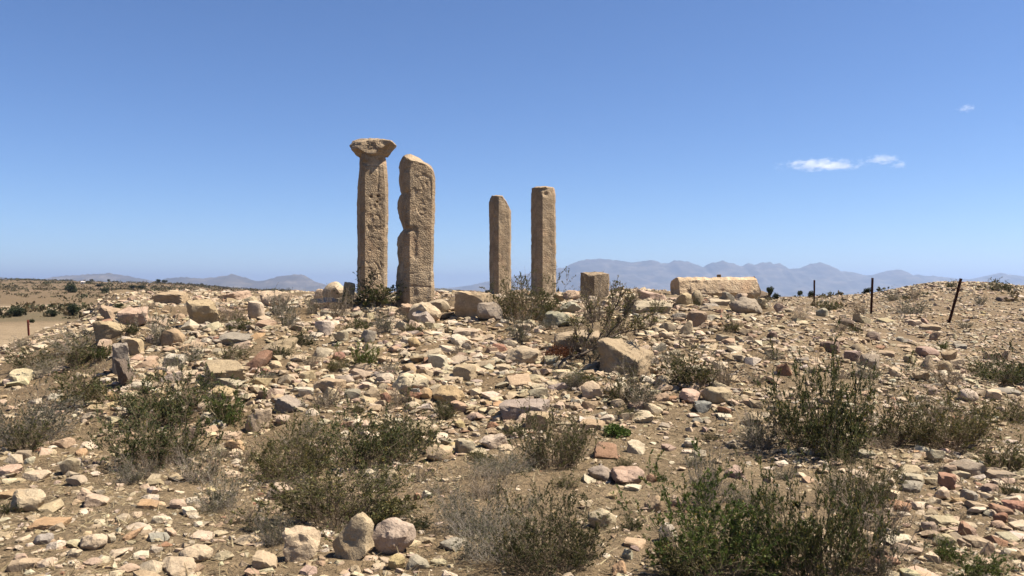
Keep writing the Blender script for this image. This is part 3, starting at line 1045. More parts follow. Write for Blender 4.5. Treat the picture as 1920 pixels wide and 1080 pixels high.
# the shorter slender pillar
d3 = 25.0; c3 = 938.0
A, f, tone = pillar_mesh('shaft', 0.375, 0.15, 0.9, zpx(364, d3), R(26), d3, c3, 12,
    L=[(917.5, 570), (917.5, 450), (916.5, 380), (918, 372), (921, 364)], Rr=[(958.5, 570), (958.5, 450), (958, 395), (956, 364)],
    top=[(914, 380), (918, 374), (923, 366.5), (931, 365.5), (942, 366.5), (949, 377), (956, 391), (960, 399)], n=104, rough=0.003, chip=0.012)
me = mesh_np('slender_pillar', A, f, M_PILLAR, smooth=True, sharp=35, attrs={'Col': ('C', tone)})
tag(obj('slender_pillar', me, loc=((c3 - 960) / F * d3, d3, 0)), 'slender stone pillar with its top corner cut off at a slant, third from the left', 'pillar', 'standing pillars of the ruin')
LAND['the slant-topped pillar'] = (938, 520)

# the flat-topped pillar
d4 = 22.0; c4 = 1018.5
A, f, tone = pillar_mesh('shaft', 0.375, 0.17, 1.0, zpx(349, d4), R(27), d4, c4, 16,
    L=[(996, 570), (995.5, 450), (995, 380), (996, 352), (998, 349)], Rr=[(1043, 570), (1042.5, 450), (1042, 365), (1040, 356), (1038, 349)],
    top=[(992, 352), (1000, 351.5), (1008, 350), (1030, 350), (1038, 351.5), (1042, 358), (1045, 360)],
    hollows=[(1018, 357, 6, 0.06), (1021, 366, 5, 0.05)], n=108, rough=0.003, chip=0.012)
me = mesh_np('flat_topped_pillar', A, f, M_PILLAR, smooth=True, sharp=35, attrs={'Col': ('C', tone)})
tag(obj('flat_topped_pillar', me, loc=((c4 - 960) / F * d4, d4, 0)), 'stone pillar with a level chipped top, rightmost of the four tall ones', 'pillar', 'standing pillars of the ruin')
LAND['the level-topped pillar'] = (1018, 520)

# the stub
d6 = 19.0; c6 = 1116.0
A, f, tone = pillar_mesh('shaft', 0.385, 0.15, 0.9, zpx(511, d6), R(24), d6, c6, 21,
    L=[(1089, 600), (1088.5, 540), (1088.5, 511)], Rr=[(1143, 600), (1143, 540), (1142.5, 511)],
    top=[(1084, 513), (1090, 512), (1118, 511.5), (1143, 513), (1147, 514)], n=104, rough=0.003, chip=0.012)
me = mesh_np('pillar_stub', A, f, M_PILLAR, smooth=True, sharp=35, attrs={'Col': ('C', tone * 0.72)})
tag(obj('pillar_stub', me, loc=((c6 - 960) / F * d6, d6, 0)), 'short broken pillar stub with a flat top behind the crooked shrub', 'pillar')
LAND['the short pillar stub'] = (1116, 540)

# the fallen pillar
d7 = 21.5
A, f, tone = pillar_mesh('shaft', 0.33, 0.15, 0.0, 2.28, 0.0, 10.0, 960.0, 27, n=96, rough=0.006, chip=0.02, dz=0.02)
A[:, 2] = np.minimum(A[:, 2], 2.24 + 0.5 * np.minimum(A[:, 1] * 0.3, 0.0) + 0.25 * np.minimum(0, -A[:, 0] - 0.1))
A[:, :2] *= np.where(A[:, 2] < 0.30, 1 - 0.10 * np.clip(fbm(A * 6, 3, 3) + 0.2, 0, 1), 1)[:, None]
# close the near end with rings of its own
m0 = len(octo_ring(0.33, 0.15, 96)[0])
endc = A[:m0].mean(0); ends = []
for s in (0.85, 0.6, 0.3, 0.05):
    q = endc + (A[:m0] - endc) * s; q[:, 2] += fbm(q * 7, 5, 3) * 0.03; ends.append(q)
E = np.concatenate(ends); base = len(A)
ids = [np.arange(m0)] + [base + i * m0 + np.arange(m0) for i in range(4)]
ef = [np.stack([np.roll(ids[i], -1), ids[i], ids[i + 1], np.roll(ids[i + 1], -1)], 1) for i in range(4)]
A = np.concatenate([A, E]); tone = np.concatenate([tone, np.ones((len(E), 3))])
f = np.concatenate([f] + ef)
roll = R(12); cr, sr = math.cos(roll), math.sin(roll)
A[:, :2] = A[:, :2] @ np.array([[cr, sr], [-sr, cr]])
P = np.stack([A[:, 2] - 1.12, A[:, 1], A[:, 0] * 1.0], 1)      # axis -> x, the old front stays towards the camera
P[:, 2] = A[:, 0]
yaw = R(14); cyw, syw = math.cos(yaw), math.sin(yaw)
P[:, :2] = P[:, :2] @ np.array([[cyw, syw], [-syw, cyw]])
P[:, 2] += P[:, 0] * 0.012
fx = (1343 - 960) / F * d7
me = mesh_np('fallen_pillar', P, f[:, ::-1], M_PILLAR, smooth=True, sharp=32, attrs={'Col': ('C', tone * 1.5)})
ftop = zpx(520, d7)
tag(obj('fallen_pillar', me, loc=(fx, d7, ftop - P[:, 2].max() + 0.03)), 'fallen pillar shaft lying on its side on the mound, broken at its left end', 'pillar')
FOOT.append((fx, d7, 0.6)); LAND['the fallen pillar'] = (1343, 540)
# small stone left on the fallen shaft
V, ff = rock_shape('block', 3, np.random.default_rng(5)); lo, hi = V.min(0), V.max(0)
V = (V - (lo + hi) / 2) / (hi - lo) * np.array([0.13, 0.12, 0.075]); V[:, 2] += 0.03
o = obj('small_stone', mesh_np('small_stone', V, ff, M_ROCK, smooth=True, sharp=35), loc=((1348 - 960) / F * d7, d7, ftop + 0.005)); o.color = (0.14, 0.10, 0.065, 1)
tag(o, 'small brown stone set on top of the fallen pillar', 'rock')
print('pillars', round(time.time() - T0, 1))

# ------------------------------------------------------------------ fence posts
def angle_iron(h, s=0.05, t=0.007):
    sec = [(0, 0), (s, 0), (s, t), (t, t), (t, s), (0, s)]
    V = []; fcs = []
    lv = np.linspace(0, h, 7)
    rg = np.random.default_rng(3)
    for z in lv:
        j = rg.normal(0, 0.0015, 2)
        V += [(x - s / 2 + j[0], y - s / 2 + j[1], z) for x, y in sec]
    for k in range(len(lv) - 1):
        for i in range(6):
            a, b = k * 6 + i, k * 6 + (i + 1) % 6
            fcs.append((a, b, b + 6, a + 6))
    n = (len(lv) - 1) * 6
    fcs += [(n, n + 1, n + 2, n + 3), (n, n + 3, n + 4, n + 5), (3, 2, 1, 0), (5, 4, 3, 0)]
    return np.array(V), np.array(fcs)

for (bx_, by_, tx_, ty_, lab, mt) in [
        (1526, 578, 1527, 525, 'upright rusty iron fence post nearest the fallen pillar', M_RUST),
        (1633, 591, 1636, 521, 'tall upright rusty fence post, middle one of three on the right', M_RUST),
        (1778, 602, 1802, 522, 'rusty iron fence post leaning to the right, rightmost of three', M_RUST),
        (55, 654, 52, 600, 'red-painted iron fence post in the scrub by the sandy flat on the left', M_RED)]:
    d = {1526: 37.0, 1633: 28.5, 1778: 24.0, 55: 44.0}[bx_]
    x = (bx_ - 960) / F * d
    z = gz(x, d)
    ztop = zpx(ty_, d); xtop = (tx_ - 960) / F * d
    zb = min(z, zpx(by_, d)) - 0.08
    ln = math.hypot(ztop - zb, xtop - x)
    V, fcs = angle_iron(ln, 0.054 if bx_ != 55 else 0.10)
    root = obj('fence_post', None, loc=(x, d, zb)); root.rotation_euler = (0, math.atan2(xtop - x, ztop - zb), 0)
    iron = obj('angle_iron', mesh_np('angle_iron', V, fcs, mt), root); iron.rotation_euler = (0, 0, R(200))
    for hz_ in ((0.5, 0.8) if bx_ != 55 else (0.86,)):          # wire clips still fixed to the post
        cv = np.array([[sx * 0.014, -0.045 + sy * 0.012, ln * hz_ + sz * 0.02] for sx in (-1, 1) for sy in (-1, 1) for sz in (-1, 1)])
        if bx_ == 55: cv[:, 0] = cv[:, 0] * 4 + 0.07
        cf = np.array([[0, 1, 3, 2], [4, 6, 7, 5], [0, 4, 5, 1], [2, 3, 7, 6], [0, 2, 6, 4], [1, 5, 7, 3]])
        obj('wire_clip', mesh_np('wire_clip', cv, cf, mt), root)
    tag(root, lab, 'fence post', 'old fence posts')
    LAND[{1526: 'the fence post nearest the fallen pillar', 1633: 'the middle fence post', 1778: 'the leaning fence post', 55: 'the red post'}[bx_]] = ((bx_ + tx_) / 2, by_ - 20)

# ------------------------------------------------------------------ shrubs
def tube_mesh(paths, rad0, rad1):
    """paths: list of (k,3) polylines; three-sided tapering twigs"""
    VV, FF, off = [], [], 0
    ang = np.array([0, 2.094, 4.189])
    for P, r0, r1 in zip(paths, rad0, rad1):
        k = len(P); T = np.gradient(P, axis=0); T /= np.linalg.norm(T, axis=1)[:, None] + 1e-9
        ref = np.array([0.3, 0.9, 0.1]); U = np.cross(T, ref); U /= np.linalg.norm(U, axis=1)[:, None] + 1e-9
        W = np.cross(T, U); rr_ = np.linspace(r0, r1, k)
        ring = P[:, None] + rr_[:, None, None] * (np.cos(ang)[None, :, None] * U[:, None] + np.sin(ang)[None, :, None] * W[:, None])
        VV.append(ring.reshape(-1, 3))
        I = off + np.arange(k * 3).reshape(k, 3); J = np.roll(I, -1, 1)
        FF.append(np.stack([I[:-1].ravel(), J[:-1].ravel(), J[1:].ravel(), I[1:].ravel()], 1)); off += k * 3
    return np.concatenate(VV), np.concatenate(FF)

def leaf_mesh(pos, dirs, length, rng, wide=0.42):
    n = len(pos)
    d = dirs / (np.linalg.norm(dirs, axis=1)[:, None] + 1e-9)
    s = np.cross(d, rng.normal(0, 1, (n, 3))); s /= np.linalg.norm(s, axis=1)[:, None] + 1e-9
    up = np.cross(s, d)
    L = (length * rng.uniform(0.6, 1.3, n))[:, None]; Wd = L * wide * 0.5
    a = pos; b = pos + d * L * 0.5 + s * Wd + up * L * 0.08; c = pos + d * L + up * L * rng.uniform(-0.15, 0.1, (n, 1)); e = pos + d * L * 0.5 - s * Wd + up * L * 0.08
    V = np.stack([a, b, c, e], 1).reshape(-1, 3)
    return V, np.arange(4 * n).reshape(n, 4)

LEAFC = {'green': [(0.065, 0.073, 0.025), (0.084, 0.087, 0.032), (0.048, 0.059, 0.022)],
         'lush': [(0.078, 0.104, 0.025), (0.107, 0.127, 0.034), (0.056, 0.081, 0.019)],
         'olive': [(0.094, 0.090, 0.034), (0.116, 0.108, 0.043), (0.066, 0.071, 0.027)],
         'grey': [(0.115, 0.109, 0.066), (0.140, 0.129, 0.084), (0.087, 0.087, 0.050)],
         'dry': [(0.140, 0.109, 0.062), (0.107, 0.084, 0.045), (0.168, 0.135, 0.084)]}
STEMC = {'green': (0.137, 0.104, 0.072), 'lush': (0.137, 0.108, 0.068), 'olive': (0.151, 0.112, 0.076), 'grey': (0.216, 0.184, 0.148), 'dry': (0.173, 0.137, 0.104)}

def grow(rng, nstem, spread, kids, leafn, leafl, kind, base=0.14, origin=None, aim=None, h=1.0, thick=1.0):
    paths, r0, r1, lp, ld = [], [], [], [], []
    ph = rng.uniform(0, 6.28, 3)
    for s in range(nstem):
        az = rng.uniform(0, 6.283); u = math.sqrt(rng.random()); tilt = spread * (0.25 + 0.75 * u) * rng.uniform(0.6, 1.15)
        d = np.array([math.sin(tilt) * math.cos(az), math.sin(tilt) * math.sin(az), math.cos(tilt)])
        if aim is not None:
            d = d * 0.9 + aim; d /= np.linalg.norm(d)
        lobe = (0.80 + 0.26 * math.sin(2 * az + ph[0]) + 0.18 * math.sin(3 * az + ph[1])) * rng.choice([0.7, 0.9, 1.0, 1.0, 1.1])
        ln = h * rng.uniform(0.5, 1.0) * lobe
        p = np.array([base * u * math.cos(az) + rng.normal(0, 0.03), base * u * math.sin(az) + rng.normal(0, 0.03), -0.04]) if origin is None else origin + rng.normal(0, 0.02, 3)
        pts = [p]; k = 7
        for j in range(k):
            d = d + rng.normal(0, 0.17, 3) + np.array([0, 0, 0.06]); d /= np.linalg.norm(d)
            p = p + d * ln / k; pts.append(p)
        P = np.array(pts); paths.append(P); r0.append(0.0060 * thick * rng.uniform(0.6, 1.3)); r1.append(0.0020 * thick)
        bare = rng.random() < (0.22 if origin is None else 0.1)
        for c in range(kids):
            j = min(6, int(1 + 6 * rng.random() ** 0.8)); q = P[j] + (P[j + 1] - P[j]) * rng.random()
            tdir = P[j + 1] - P[j]; tdir /= np.linalg.norm(tdir)
            dd = tdir + rng.normal(0, 0.5, 3) + np.array([0, 0, 0.15]); dd /= np.linalg.norm(dd)
            l2 = ln * rng.uniform(0.16, 0.38) * (1.15 - 0.5 * j / k)
            pp = [q]
            for _ in range(4):
                dd = dd + rng.normal(0, 0.2, 3); dd /= np.linalg.norm(dd); q = q + dd * l2 / 4; pp.append(q)
            Q = np.array(pp); paths.append(Q); r0.append(0.0030 * thick); r1.append(0.0014 * thick)
            nl = 0 if bare else rng.poisson(leafn * (0.35 + 1.1 * j / k) * rng.choice([0.4, 1.0, 1.7]))
            if nl:
                t = 4 * rng.random(nl) ** 0.5; i0 = np.minimum(t.astype(int), 3); fr = (t - i0)[:, None]
                lp.append(Q[i0] * (1 - fr) + Q[i0 + 1] * fr)
                dv = (Q[i0 + 1] - Q[i0]) / (l2 / 4)
                ld.append(dv * 0.7 + rng.normal(0, 0.5, (nl, 3)) + np.array([0, 0, 0.25]))
    if origin is None:                                    # tangle of dead twigs at the base
        for s in range(int(nstem * 0.9)):
            az = rng.uniform(0, 6.283); u = math.sqrt(rng.random()) * (base + 0.12)
            p = np.array([u * math.cos(az), u * math.sin(az), rng.uniform(0.0, 0.10)]); d = rng.normal(0, 1, 3); d[2] = abs(d[2]) * 0.45; d /= np.linalg.norm(d)
            pts = [p]
            for _ in range(4):
                d = d + rng.normal(0, 0.3, 3); d /= np.linalg.norm(d); p = p + d * rng.uniform(0.03, 0.08); pts.append(p)
            paths.append(np.array(pts)); r0.append(0.0034 * thick); r1.append(0.0012 * thick)
    V, Fs = tube_mesh(paths, r0, r1)
    LV = LF = None
    if lp:
        LV, LF = leaf_mesh(np.concatenate(lp), np.concatenate(ld), leafl, rng)
    return V, Fs, LV, LF

def shrub_meshes(name, kind, rng, V, Fs, LV, LF):
    sc = np.array(STEMC[kind]); 
    col = np.tile(sc, (len(V), 1)) * rng.uniform(0.75, 1.3, (len(V), 1))
    ms = mesh_np('stems', V, Fs, M_STEM, smooth=True, attrs={'Col': ('C', col)})
    ml = None
    if LV is not None:
        pal = np.array(LEAFC[kind]); n = len(LF)
        lc = pal[rng.integers(0, 3, n)] * rng.uniform(0.7, 1.35, (n, 1))
        yel = rng.random(n) < 0.07; lc[yel] = np.array([0.20, 0.15, 0.045]) * rng.uniform(0.7, 1.2, (yel.sum(), 1))
        ml = mesh_np('leaves', LV, LF, M_LEAF, attrs={'Col': ('C', np.repeat(lc, 4, 0))})
    return ms, ml

PROTO = {}
SPEC = {  # nstem, spread, twigs per stem, leaves per twig, leaf length
    'green': (32, 1.12, 10, 11.0, 0.040), 'lush': (30, 0.95, 10, 12.0, 0.043), 'olive': (40, 0.95, 9, 10.0, 0.037), 'grey': (38, 1.08, 9, 5.0, 0.035), 'dry': (36, 1.0, 9, 2.0, 0.032)}
def proto(kind, v, big):
    """one plant of its kind in a unit box, grown when first needed and shared by its copies"""
    if (kind, v, big) in PROTO: return PROTO[kind, v, big]
    ns, sp, kd, lf, ll = SPEC[kind]
    rng = np.random.default_rng(97 * list(SPEC).index(kind) + 13 * v + 7 * big + 5)
    b = 3.6 if big else 1.8
    V, Fs, LV, LF = grow(rng, int(ns * b), sp, int(kd * (1.2 if big else 1)), lf * (1.25 if big else 1.15), ll * (0.76 if big else 1.1), kind, base=0.30 if big else 0.16, thick=0.62 if big else 1.0)
    al = np.concatenate([V, LV]) if LV is not None else V
    lo = np.array([np.quantile(al[:, 0], 0.01), np.quantile(al[:, 1], 0.01), 0.0]); hi = np.array([np.quantile(al[:, 0], 0.99), np.quantile(al[:, 1], 0.99), np.quantile(al[:, 2], 0.995)])
    c = np.array([(lo[0] + hi[0]) / 2, (lo[1] + hi[1]) / 2, 0]); sz = hi - lo
    V = (V - c) / sz
    if LV is not None: LV = (LV - c) / sz
    PROTO[kind, v, big] = shrub_meshes('shrub', kind, rng, V, Fs, LV, LF)
    return PROTO[kind, v, big]

KWORD = {'green': 'leafy green shrub', 'lush': 'bright green shrub', 'olive': 'olive-green upright shrub', 'grey': 'grey-green twiggy shrub', 'dry': 'dry leafless shrub'}
# x0 y0 x1 y1 kind [label]
SHRUBS = """
-60 722 112 840 grey wide grey-green shrub cut by the left edge of the photo
98 690 194 770 olive
215 700 402 800 green leafy green shrub at the foot of the ruined left wall
172 750 372 884 green largest green shrub on the left, on bare soil
325 830 414 912 grey
392 735 482 802 lush
0 648 92 706 olive
88 620 184 668 grey
14 632 58 652 grey
174 648 204 678 lush
258 578 320 652 grey tall thin shrub between the blocks at the left end of the mound
224 600 260 628 green
398 568 458 607 dry
343 640 382 680 grey
410 644 468 678 olive
500 556 546 592 grey
518 563 574 618 grey
603 554 657 598 dry
652 532 752 580 green dense shrub around the foot of the pillar with a capital
688 576 737 627 grey
748 573 792 605 dry
755 601 794 625 olive
543 613 592 652 green
505 640 544 674 green
638 646 704 694 lush bright green shrub alone in the rubble below the pillar with a capital
612 668 652 698 olive
731 718 772 760 dry
575 724 642 764 dry
924 538 1046 606 olive wide low shrub in front of the slant-topped and level-topped pillars
953 584 1012 645 grey
1088 542 1144 608 dry
1220 564 1252 590 green
1256 653 1338 733 olive upright shrub beside the pink-red rock
1333 668 1388 732 dry
1138 698 1198 758 olive
1043 690 1118 724 green
1170 668 1218 708 grey
1815 668 1925 726 green
1862 652 1960 724 green
1738 688 1832 728 dry
1462 672 1652 862 green large leafy shrub in the right half, behind the biggest shrub
1640 742 1726 842 olive
1704 740 1872 850 olive broad olive shrub of many upright stems on the right
1298 832 1376 964 grey
1246 880 1486 1100 lush leafy left half of the thicket in the lower right foreground
1418 842 1650 1110 green biggest shrub, dense and dark, in the lower right foreground
1590 905 1700 1000 dry
470 793 612 912 olive
586 752 792 888 green widest shrub in the left centre foreground, behind its twin
496 862 766 994 olive wide olive shrub directly behind the three foreground rocks
476 950 544 1030 grey
822 892 966 1012 grey
946 925 1126 1092 olive tall olive shrub at the bottom edge, near the centre
975 768 1108 884 olive olive shrub on bare soil left of the brick-red slab
888 838 1004 894 grey
1848 818 1932 888 olive
1874 898 1910 932 green
1736 1012 1802 1056 lush
1806 1046 1904 1094 lush
1158 960 1202 997 green
1232 886 1252 905 lush
-14 934 24 968 green
1672 568 1738 592 grey
1528 563 1572 584 green
1598 571 1634 590 dry
1488 581 1520 606 dry
1760 642 1782 657 lush
1852 530 1892 547 green
1778 529 1798 541 green
1560 600 1590 620 dry
1320 808 1350 826 olive
1400 690 1440 722 dry
800 898 836 930 dry
880 880 960 940 dry
1290 560 1312 576 green
1660 548 1690 566 grey
1820 556 1850 572 grey
1700 545 1730 562 dry
690 938 760 975 grey
862 930 1010 1062 grey
1556 858 1682 962 olive
1616 962 1722 1086 grey
1226 996 1336 1088 olive
378 878 474 962 grey
1376 760 1460 850 grey
700 770 800 850 olive
1150 700 1230 770 grey
230 860 300 905 dry
560 560 600 590 grey
640 590 690 622 green
780 560 850 580 dry
850 640 890 668 dry
420 590 470 622 green
300 660 345 700 grey
480 690 520 718 grey
560 660 600 690 dry
1060 585 1100 612 green
1170 555 1200 585 olive
1400 560 1440 582 grey
1560 690 1600 712 dry
1880 740 1935 800 olive
1730 860 1770 882 dry
20 780 90 850 olive
120 640 180 690 olive
60 665 130 700 grey
420 940 480 985 dry
"""
for i, ln in enumerate(l for l in SHRUBS.strip().splitlines()):
    p = ln.split(None, 5); x0, y0, x1, y1 = map(float, p[:4]); kind = p[4]; lab = p[5] if len(p) > 5 else None
    rg = random.Random(500 + i)
    px = 0.5 * (x0 + x1)
    x, d, z = hit(px, y1 - 0.06 * (y1 - y0))
    if y1 < 560 and d > 59: d = 58.0; x = (px - 960) / F * d; z = gz(x, d)
    Wm = (x1 - x0) * d / F; Hm = (y1 - y0) * d / F * (1.3 if y1 < 612 else 1.0)
    big = 1 if (x1 - x0) > 115 else 0
    v = rg.randrange(2) if big else rg.randrange(3)
    ms, ml = proto(kind, v, big)
    root = obj('shrub', None, loc=(x, d + 0.12 * Wm, gz(x, d + 0.12 * Wm) - 0.015))
    root.rotation_euler = (0, 0, rg.choice([0, math.pi]) + rg.uniform(-0.35, 0.35)); root.scale = (Wm * 1.18, Wm * rg.uniform(0.85, 1.05), Hm * 1.05)
    obj('stems', ms, root)
    if ml: obj('leaves', ml, root)
    tag(root, lab, 'shrub', 'low shrubs among the rubble')
    things.append(dict(o=root, px=px, py=0.5 * (y0 + y1), desc=KWORD[kind], label=lab))

rgx = random.Random(77)
k_ = 0
while k_ < 84:
    px_ = rgx.uniform(240, 1900); py_ = rgx.uniform(575, 1000); w_ = rgx.uniform(22, 54) * (0.8 + (py_ - 575) / 600)
    if any(abs(t['px'] - px_) < 24 and abs(t['py'] - py_) < 18 for t in things): continue
    kind = rgx.choice(['olive', 'grey', 'grey', 'dry', 'green'])
    x, d, z = hit(px_, py_); Wm = w_ * d / F
    ms, ml = proto(kind, rgx.randrange(3), 0)
    root = obj('tuft', None, loc=(x, d, z - 0.01)); root.rotation_euler = (0, 0, rgx.uniform(0, 6.28)); root.scale = (Wm, Wm, Wm * rgx.uniform(0.5, 0.85))
    obj('stems', ms, root)
    if ml: obj('leaves', ml, root)
    tag(root, None, 'tuft', 'small tufts among the rubble')
    things.append(dict(o=root, px=px_, py=py_ - 0.3 * w_, desc={'green': 'small leafy green tuft', 'olive': 'small olive tuft', 'grey': 'small grey-green tuft', 'dry': 'small dry tuft'}[kind], label=None))
    k_ += 1

# the crooked shrub: an arched trunk carrying the crown to the right
d8 = 11.3
def w8(px, py, dy=0.0): return np.array([(px - 960) / F * (d8 + dy), d8 + dy, zpx(py, d8 + dy)])
tx, td, tz = hit(1048, 697)
trunk = [(1048, 700), (1050, 686), (1057, 676), (1072, 669), (1092, 664), (1112, 655), (1130, 644), (1144, 634), (1158, 626)]
T = np.array([w8(a, b, 0.04 * i) for i, (a, b) in enumerate(trunk)])
T[:, 1] += td - d8; T[:, 0] *= (T[:, 1] / (T[:, 1] - (td - d8))); 
for i, (a, b) in enumerate(trunk): T[i] = np.array([(a - 960) / F * T[i, 1], T[i, 1], zpx(b, T[i, 1])])
T[0, 2] = gz(T[0, 0], T[0, 1]) - 0.05
base8 = Vector((T[1, 0], T[1, 1], gz(T[1, 0], T[1, 1])))
root = obj('crooked_shrub', None, loc=base8)
b8 = np.array(base8[:])
rng = np.random.default_rng(88)
limbs = [T - b8]; ra = [0.030]; rb = [0.016]
def limb(p0, pts, r_0, r_1):
    Q = [p0]
    for (a, b, dy) in pts:
        yy = T[4, 1] + dy; Q.append(np.array([(a - 960) / F * yy, yy, zpx(b, yy)]))
    Q = np.array(Q) - b8
    limbs.append(Q); ra.append(r_0); rb.append(r_1); return Q
tips = []
for p0, pts in [(T[4], [(1100, 640, 0.05), (1112, 612, 0.1), (1108, 585, 0.1), (1102, 562, 0.1)]), (T[5], [(1126, 630, 0.2), (1140, 600, 0.25), (1148, 570, 0.3), (1150, 550, 0.3)]),
                (T[6], [(1146, 620, -0.05), (1168, 600, -0.1), (1180, 580, -0.1), (1190, 566, -0.1)]), (T[8], [(1178, 614, 0.2), (1200, 602, 0.25), (1222, 590, 0.3), (1236, 578, 0.3)]),
                (T[8], [(1175, 622, 0.0), (1198, 618, -0.1), (1218, 612, -0.15), (1232, 606, -0.2)]), (T[7], [(1160, 612, 0.4), (1174, 590, 0.5), (1178, 572, 0.5), (1182, 556, 0.5)]),
                (T[6], [(1140, 618, 0.3), (1146, 590, 0.4), (1160, 565, 0.45), (1164, 548, 0.45)]), (T[3], [(1078, 650, -0.1), (1082, 630, -0.1), (1076, 612, -0.1)])]:
    tips.append(limb(p0, pts, 0.013, 0.006))
V, Fs = tube_mesh(limbs, ra, rb)
tm = mesh_np('trunk', V, Fs, M_STEM, smooth=True, attrs={'Col': ('C', np.tile((0.085, 0.064, 0.048), (len(V), 1)))})
obj('trunk', tm, root)
VV, FFs, LL, LFs, o1, o2 = [], [], [], [], 0, 0
for Q in tips:
    for j in range(1, len(Q)):
        for rep in range(2):
            fr = rng.random(); org = Q[j - 1] * (1 - fr) + Q[j] * fr
            dirv = (Q[j] - Q[j - 1]); dirv /= np.linalg.norm(dirv)
            v_, f_, lv_, lf_ = grow(rng, 5, 1.15, 6, 2.6 if j > 1 else 0.8, 0.028, 'green', origin=org, aim=dirv * 0.7, h=0.24)
            v_ = org + (v_ - org); VV.append(v_); FFs.append(f_ + o1); o1 += len(v_)
            if lv_ is not None: LL.append(lv_); LFs.append(lf_ + o2); o2 += len(lv_)
ms, ml = shrub_meshes('crooked', 'olive', rng, np.concatenate(VV), np.concatenate(FFs), np.concatenate(LL), np.concatenate(LFs))
obj('stems', ms, root); obj('leaves', ml, root)
tag(root, 'crooked shrub with a thick arched bare trunk and a leafy crown, right of centre', 'shrub')
LAND['the crooked shrub'] = (1140, 630)

# low cushions
def cushion(name, x0, y0, x1, y1, cols, n, lab, cat, leaf):
    rng = np.random.default_rng(int(x0))
    px = 0.5 * (x0 + x1); x, d, z = hit(px, y1 - 3)
    Wm = (x1 - x0) * d / F; Hm = max(0.08, (y1 - y0) * d / F * 0.75)
    u = rng.normal(0, 1, (n, 3)); u[:, 2] = np.abs(u[:, 2]); u /= np.linalg.norm(u, axis=1)[:, None]
    rad = rng.uniform(0.55, 1.0, (n, 1)) * (1 + 0.25 * vnoise(u * 3.0, 4)[:, None])
    pos = u * rad * np.array([Wm / 2, Wm * 0.4, Hm])
    LV, LF = leaf_mesh(pos, u + rng.normal(0, 0.5, (n, 3)), leaf, rng, 0.7)
    lc = np.array(cols)[rng.integers(0, len(cols), n)] * rng.uniform(0.7, 1.3, (n, 1))
    root = obj(name, None, loc=(x, d + 0.25 * Wm, gz(x, d + 0.25 * Wm)))
    obj('leaves', mesh_np('leaves', LV, LF, M_LEAF, attrs={'Col': ('C', np.repeat(lc, 4, 0))}), root)
    k = 24; a = rng.uniform(0, 6.28, k)
    pth = [np.array([[0, 0, -0.02], [0.2 * Wm * math.cos(t), 0.15 * Wm * math.sin(t), Hm * 0.4], [0.42 * Wm * math.cos(t), 0.34 * Wm * math.sin(t), Hm * 0.5]]) for t in a]
    V, Fs = tube_mesh(pth, [0.006] * k, [0.002] * k)
    obj('stems', mesh_np('stems', V, Fs, M_STEM, attrs={'Col': ('C', np.tile(np.array(cols[0]) * 0.8, (len(V), 1)))}), root)
    tag(root, lab, cat)
cushion('cushion_plant', 1132, 799, 1180, 824, [(0.09, 0.13, 0.028), (0.13, 0.17, 0.04), (0.07, 0.105, 0.024)], 900, 'bright green cushion plant just above the brick-red slab', 'plant', 0.028)
cushion('rusty_ground_cover', 1018, 652, 1092, 680, [(0.10, 0.035, 0.014), (0.07, 0.026, 0.013), (0.125, 0.05, 0.02)], 1500, 'rust-brown dried ground cover behind the trunk of the crooked shrub', 'plant', 0.022)
LAND['the rust-brown ground cover'] = (1055, 666); LAND['the bright green cushion plant'] = (1155, 812)
print('shrubs', round(time.time() - T0, 1))

# ------------------------------------------------------------------ trees and bushes beyond the mound
def clump_crown(rng, n, leaf, lobes):
    P, Dv = [], []
    for (cx, cy, cz, r) in lobes:
        u = rng.normal(0, 1, (n, 3)); u /= np.linalg.norm(u, axis=1)[:, None]
        r_ = r * rng.uniform(0.45, 1.05, (n, 1)) * (1 + 0.3 * vnoise(u * 2.2 + cx * 9, 7)[:, None])
        P.append(np.array([cx, cy, cz]) + u * r_ * np.array([1, 1, 0.8])); Dv.append(u + rng.normal(0, 0.6, (n, 3)))
    return leaf_mesh(np.concatenate(P), np.concatenate(Dv), leaf, rng, 0.75)
TREEP = []
for v in range(4):
    rng = np.random.default_rng(60 + v)
    lobes = [(rng.normal(0, 0.2), rng.normal(0, 0.2), rng.uniform(0.45, 0.8), rng.uniform(0.16, 0.28)) for _ in range(9)]
    if v < 2: lobes += [(rng.normal(0, 0.22), rng.normal(0, 0.2), rng.uniform(0.12, 0.35), 0.2) for _ in range(5)]
    LV, LF = clump_crown(rng, 130, 0.10, lobes)
    pth = [np.array([[0, 0, -0.05], [0.02, 0.01, 0.3], [l[0] * 0.5, l[1] * 0.5, l[2] * 0.8], [l[0], l[1], l[2]]]) for l in lobes]
    V, Fs = tube_mesh(pth, [0.035] * len(pth), [0.012] * len(pth))
    al = LV; lo, hi = np.array([al[:, 0].min(), al[:, 1].min(), 0]), al.max(0)
    c = np.array([(lo[0] + hi[0]) / 2, (lo[1] + hi[1]) / 2, 0]); sz = hi - lo
    LV = (LV - c) / sz; V = (V - c) / sz
    lc = np.array([(0.030, 0.037, 0.015), (0.04, 0.047, 0.02), (0.024, 0.031, 0.013)])[rng.integers(0, 3, len(LF))] * rng.uniform(0.7, 1.3, (len(LF), 1))
    TREEP.append((mesh_np('trunk', V, Fs, M_STEM, attrs={'Col': ('C', np.tile((0.10, 0.08, 0.06), (len(V), 1)))}), mesh_np('crown', LV, LF, M_LEAF, attrs={'Col': ('C', np.repeat(lc, 4, 0))})))
